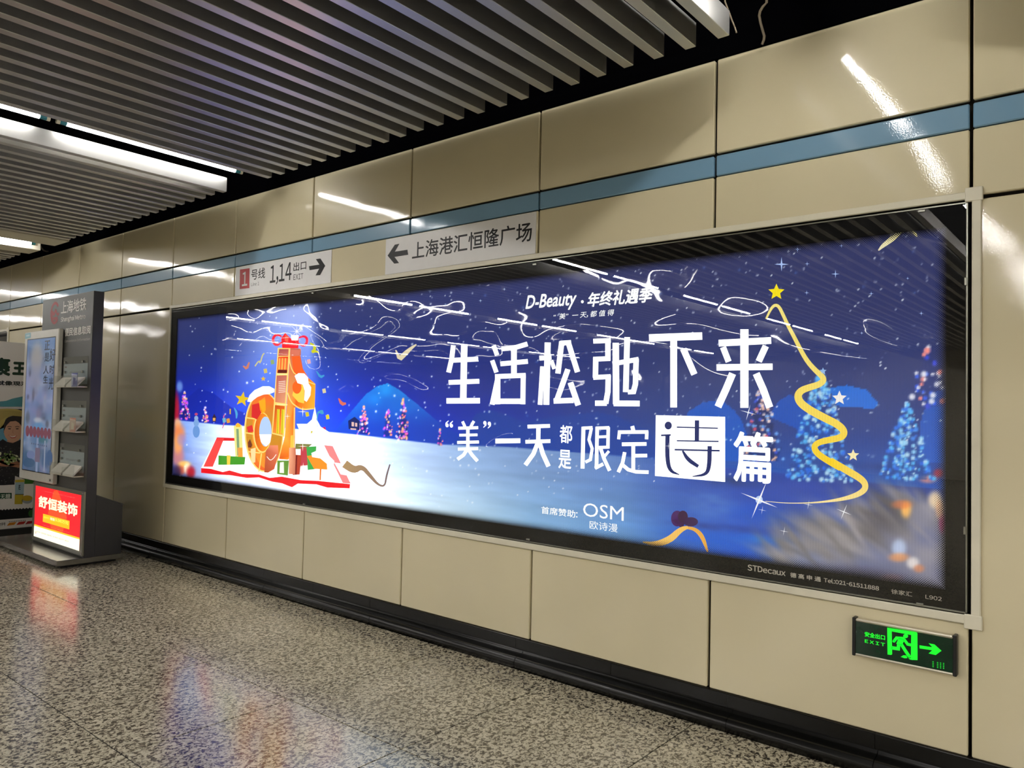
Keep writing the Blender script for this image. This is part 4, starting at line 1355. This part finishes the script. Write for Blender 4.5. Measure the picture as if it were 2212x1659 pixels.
# red light panel at the foot
lp = MB().box(-7.190, -6.098, KF - .016, KF, .082, .598, .002).build('light_panel', M['steel'], ki)
PF = KF - .0165
A = Art(1, PF, -1, (60, 1040, 7.541), .0003)
px0, px1, pz0, pz1 = -7.133, -6.148, .118, .566
pu = lambda X, Y: A.uv((X, Y))
A.rect_uv(px0, px1, pz0, pz1, (252, 18, 34), 1)
A.poly([(425, 150), (490, 145), (560, 330), (640, 590), (560, 860), (510, 830), (380, 770), (330, 520)], (250, 78, 30), 2)
A.rect_uv(px0, px1, pz0, pz0 + .092, (272, 268, 236), 3)
A.rect_uv(px0, px1, pz0 + .092, pz0 + .106, (255, 196, 40), 3)
A.text('舒恒装饰', (182, 225), (808, 580), (268, 262, 214), 5, .035)
u0_, v0_ = pu(246, 640); u1_, v1_ = pu(685, 610)
A.rect_uv(u0_, u1_, v0_ - .008, v0_ + .062, (255, 190, 20), 4)
A.text('限时', (262, 560), (350, 620), (255, 226, 60), 6, .02)
A.text('精装', (368, 580), (442, 650), (255, 244, 200), 6, .02)
A.text('9.98万元', (450, 595), (662, 710), (255, 240, 90), 6, .03)
A.text('一站式装修  一口价  工地自营', (240, 150), (768, 270), (255, 214, 200), 5, .004)
A.text('全屋定制899元/㎡   套餐19800元起', (232, 706), (684, 838), (255, 206, 190), 5, .0)
A.text('021-3508 0806 | 1300 2177 353', (150, 800), (664, 990), (122, 106, 78), 5, .01)
A.text('☎', (118, 800), (146, 850), (230, 50, 60), 5, .0)
A.build('light_panel_print', M['litred'], lp)
for x in (-7.175, -6.113):
    for z in (.098, .583):
        MB().cyl((x, KF - .016, z), (x, KF - .024, z), .008, 10).build('stud', M['chrome'], lp)

# clear leaflet racks with their leaflets
racks = [(1.438, 1.698), (1.072, 1.330), (.711, .967)]
RX0, RX1 = -6.663, -6.150
names = ('top', 'middle', 'bottom')
for k, (z0, z1) in enumerate(racks):
    rk = MB().box(RX0, RX1, KF - .006, KF - .003, z0, z1).build('leaflet_rack', M['acrylic'], ki)
    MB().box(RX0, RX1, -.672, KF - .006, z0, z0 + .003).box(RX0, RX1, -.675, -.672, z0, z0 + .098).build('tray', M['acrylic'], rk)
    MB().box(RX1 - .004, RX1, -.675, KF - .003, z0, z0 + .010).box(RX0, RX1, -.676, -.675, z0, z0 + .004).build('tray_edge', M['alu'], rk)
    MB().box((RX0 + RX1) / 2 - .0015, (RX0 + RX1) / 2 + .0015, -.672, KF - .006, z0 + .003, z0 + .07).build('divider', M['acrylic'], rk)
    for x in (RX0 + .06, RX1 - .09):
        for z in (z1 - .045, z1 - .128):
            MB().cyl((x, KF - .003, z), (x, KF - .016, z), .011, 12).build('stud', M['chrome'], rk)
    # printed card behind the acrylic
    A = Art(1, KF - .0017, -1, PXL, .0003)
    A.rect_uv(RX0 + .012, RX1 - .012, z0 + .03, z1 - .058, (176, 190, 198), 1)
    A.rect_uv(RX0 + .03, RX0 + .075, z1 - .09, z1 - .078, (120, 96, 100), 2)
    co, fs = text_shape('《便民信息服务手册》')
    A.text_uv(co, fs, RX0 + .13, RX1 - .12, z1 - .140, z1 - .122, (96, 100, 108), 2)
    A.build('card', M['ink'], rk)
    # two leaning stacks of leaflets
    for j, x0 in enumerate((RX0 + .014, (RX0 + RX1) / 2 + .012)):
        x1 = x0 + .215
        t = .016
        v = []
        for x in (x0, x1):
            v += [(x, -.669, z0 + .0032), (x, -.605, z0 + .072), (x, -.605, z0 + .072 + t), (x, -.669, z0 + .0032 + t)]
        o = MB().add(v, [(0, 1, 2, 3), (7, 6, 5, 4), (0, 4, 5, 1), (1, 5, 6, 2), (2, 6, 7, 3), (3, 7, 4, 0)]).build('leaflet_stack', M['leaflet'])
        tag(o, 'white leaflet stack in the %s half of the %s clear rack on the grey kiosk' % (('left', 'right')[j], names[k]), 'leaflets', 'white leaflet stacks in the kiosk racks')
for k, nm, c1, c2, lb in ((0, 'folded_leaflet', (96, 104, 176), (196, 200, 226), 'blue and white folded leaflet standing in the top clear rack'), (1, 'folded_leaflet', (220, 150, 128), (222, 196, 176), 'pink and cream leaflet standing in the middle clear rack')):
    z0 = racks[k][0]
    xa_, xb_ = RX1 - .135, RX1 - .02
    t = thing(nm, ((xa_ + xb_) / 2, -.665, z0 + .003), lb, 'leaflet')
    MB().box(xa_, xb_, -.6705, -.668, z0 + .0035, z0 + .118).build('sheet', plain('leaflet_sheet', c1, .5), t)
    A = Art(1, -.6707, -1, PXL, .0003)
    zc = z0 + .0035
    A.raw([(xa_, zc), (xb_, zc + .06), (xb_, zc + .1), (xa_, zc + .11)], [(0, 1, 2, 3)], lin(c2), 1)
    A.raw([(xa_ + .03, zc + .02), (xb_ - .02, zc + .02), (xb_ - .03, zc + .07), (xa_ + .04, zc + .08)], [(0, 1, 2, 3)], lin((236, 226, 200) if k else (60, 66, 150)), 2)
    A.build('leaflet_print', M['ink'], t)

# ================================================================== POSTER STAND
PXX = -8.0
ps = thing('poster_stand', (PXX, -.65, 0), 'white standing poster board of a woman in a straw hat, behind the kiosk', 'poster stand')
MB().box(PXX - .09, PXX - .004, -1.01, -.30, .075, 1.885, .004).build('board', M['standframe'], ps)
MB().box(PXX - .30, PXX + .02, -1.03, -.28, .0, .075, .004).build('foot', M['darkmount'], ps)
A = Art(0, PXX - .0035, 1, PXL, .0004)
A.rect_uv(-1.003, -.306, .08, 1.878, (226, 224, 226), 1)
p1 = (0, 700, 8.295)
p2 = (0, 960, 6.9125)
p3 = (0, 580, 3.95)
A.use(p1)
DG = (10, 48, 28)
A.text('裹', (-130, 590), (182, 940), DG, 3, .05)
A.text('王', (228, 672), (470, 922), DG, 3, .06)
A.text('就像现泡', (-60, 1010), (510, 1112), (20, 28, 24), 3, .04)
A.poly([(-610, 1420), (-200, 1370), (0, 1386), (110, 1376), (220, 1336), (400, 1298), (640, 1280), (640, 1480), (0, 1482), (-610, 1490)], (74, 142, 158), 2)
A.use(p3)
A.poly([(-292, 1176), (300, 1180), (300, 1260), (-292, 1480)], (196, 196, 200), 2)
A.poly([(-292, 1200), (300, 1200), (300, 1660), (-292, 1660)], (96, 160, 190), 2)
STRAW, STRAW2 = (176, 160, 92), (140, 126, 70)
A.poly([(-292, 1230), (-40, 1200), (60, 1194), (140, 1200), (215, 1222), (215, 1272), (150, 1256), (90, 1258), (48, 1284), (30, 1330), (-10, 1372), (-70, 1400), (-292, 1420)], STRAW, 7)
for i in range(7):
    A.stroke([(-292, 1250 + i * 20), (-20, 1222 + i * 14), (70, 1210 + i * 7), (215, 1228 + i * 6)], 3, STRAW2, 8, 1)
A.poly([(30, 1400), (34, 1320), (60, 1274), (120, 1252), (215, 1266), (215, 1400), (190, 1420), (60, 1420)], (34, 28, 28), 5)
A.ellipse(112, 1390, 80, 92, (196, 152, 128), 6); A.poly([(60, 1450), (150, 1450), (170, 1500), (60, 1500)], (180, 136, 112), 5)
A.poly([(30, 1392), (34, 1330), (60, 1280), (110, 1262), (200, 1262), (200, 1356), (186, 1318), (140, 1300), (86, 1306), (54, 1340)], (34, 28, 28), 7)
for x in (80, 146):
    A.ellipse(x, 1368, 13, 5, (48, 36, 32), 8); A.stroke([(x - 18, 1352), (x, 1346), (x + 18, 1352)], 5, (54, 42, 38), 8, 1)
A.stroke([(112, 1370), (106, 1402), (116, 1406)], 4, (168, 122, 100), 8, 1)
A.poly([(66, 1418), (96, 1430), (136, 1426), (146, 1420), (128, 1446), (96, 1448)], (176, 70, 70), 8); A.poly([(74, 1424), (100, 1432), (138, 1426), (124, 1438), (98, 1440)], (240, 236, 230), 9)
A.use(p2)
DK = (26, 27, 32)
A.poly([(-510, 20), (-30, -30), (40, -80), (100, -40), (190, -20), (300, -70), (420, -60), (520, 600), (-510, 620)], DK, 6)
for i in range(60):
    x, y = random.uniform(-60, 300), random.uniform(20, 130) if i % 2 else random.uniform(340, 590)
    A.ellipse(x, y, random.uniform(4, 10), random.uniform(3, 8), (86, 88, 94), 7, 6)
A.ellipse(80, 270, 190, 60, (150, 104, 80), 8); A.stroke([(-40, 240), (120, 300), (290, 330)], 40, (160, 112, 84), 8, 1); A.stroke([(150, 260), (290, 290)], 40, (140, 96, 72), 9)
for i in range(70):
    x, y = 140 + random.gauss(0, 75), 210 + random.gauss(0, 36)
    A.ellipse(x, y, random.uniform(14, 24), random.uniform(12, 20), random.choice([(150, 176, 110), (188, 204, 160), (206, 214, 180), (110, 150, 70), (96, 130, 60)]), 10 + (i % 2), 8)
A.poly([(-510, 640), (0, 612), (215, 600), (222, 470), (360, 520), (520, 590), (700, 585), (700, 1290), (-510, 1340)], (226, 224, 224), 12)
A.poly([(366, 505), (430, 530), (502, 520), (660, 540), (660, 584), (360, 590)], (50, 108, 36), 13)
A.poly([(222, 530), (362, 525), (350, 750), (222, 750)], (150, 176, 190), 13); A.poly([(222, 528), (362, 524), (360, 562), (222, 566)], (196, 176, 60), 14); A.poly([(218, 750), (350, 748), (330, 890), (214, 892)], (186, 166, 46), 13); A.stroke([(224, 746), (352, 746)], 9, (30, 36, 44), 14); A.text('裹王', (276, 600), (302, 680), (24, 30, 36), 14, .03)
A.ellipse(400, 830, 80, 54, (150, 160, 166), 13); A.ellipse(402, 802, 80, 42, (190, 160, 40), 14)
A.poly([(-200, 726), (172, 722), (172, 808), (-200, 826)], (14, 66, 44), 13); A.text('无糖', (4, 742), (152, 806), (214, 222, 214), 14, .01)
A.poly([(-510, 1010)] + [(-40 + i * 24, 980 - i * 1.5 + (8 if i % 2 else -8)) for i in range(26)] + [(640, 1080), (490, 1090), (0, 1126), (-510, 1160)], (18, 20, 22), 13)
A.ellipse(470, 1030, 50, 56, (44, 96, 36), 14); A.ellipse(600, 1020, 90, 60, (44, 96, 36), 14)
for x0, c in ((98, (196, 124, 36)), (240, (178, 48, 40)), (372, (150, 28, 36))):
    y = 1222 - x0 * .08
    A.poly([(x0, y), (x0 + 38, y - 46), (x0 + 146, y - 58), (x0 + 112, y - 14)], c, 14)
A.text('中华老字号', (-90, 1176), (78, 1212), (46, 46, 46), 14, .02)
for i in range(10):
    A.poly([(130 + i * 26, 1146 - i * 2), (146 + i * 26, 1145 - i * 2), (146 + i * 26, 1158 - i * 2), (130 + i * 26, 1159 - i * 2)], (110, 108, 106), 14)
A.build('poster_print', M['paper'], ps)

# ================================================================== LOOSE CABLES ABOVE THE WALL
pts = []
for px, py in ((1656, 6), (1648, 14), (1642, 24), (1640, 34), (1643, 50), (1647, 64), (1651, 78), (1650, 86), (1646, 96)):
    pts.append(on_plane(px, py, 1, -.06))
pts.insert(0, np.array([pts[0][0] + .02, -.10, 3.62]))
tag(MB().tube(pts, .0055).build('cable', M['wire']), 'wavy brown cable hanging from the dark ceiling gap down behind the wall panel', 'cable')
pts = [on_plane(px, py, 1, -.32) for px, py in ((1566, 3), (1574, 24), (1582, 46), (1587, 58), (1591, 71))]
pts.insert(0, np.array([pts[0][0], -.32, 3.62]))
tag(MB().tube(pts, .003).build('cable', M['wire']), 'short thin straight wire end dangling beside the white slat end', 'cable')
pts = [on_plane(px, py, 1, y) for px, py, y in ((84, 527, -.335), (87, 530, -.32), (90, 536, -.28), (94, 540.5, -.2), (99, 542.5, -.1), (104, 543, .004))]
tag(MB().tube(pts, .009).build('cable', M['joint']), 'thick dark cable curling past the end of the far tube above the kiosk', 'cable')
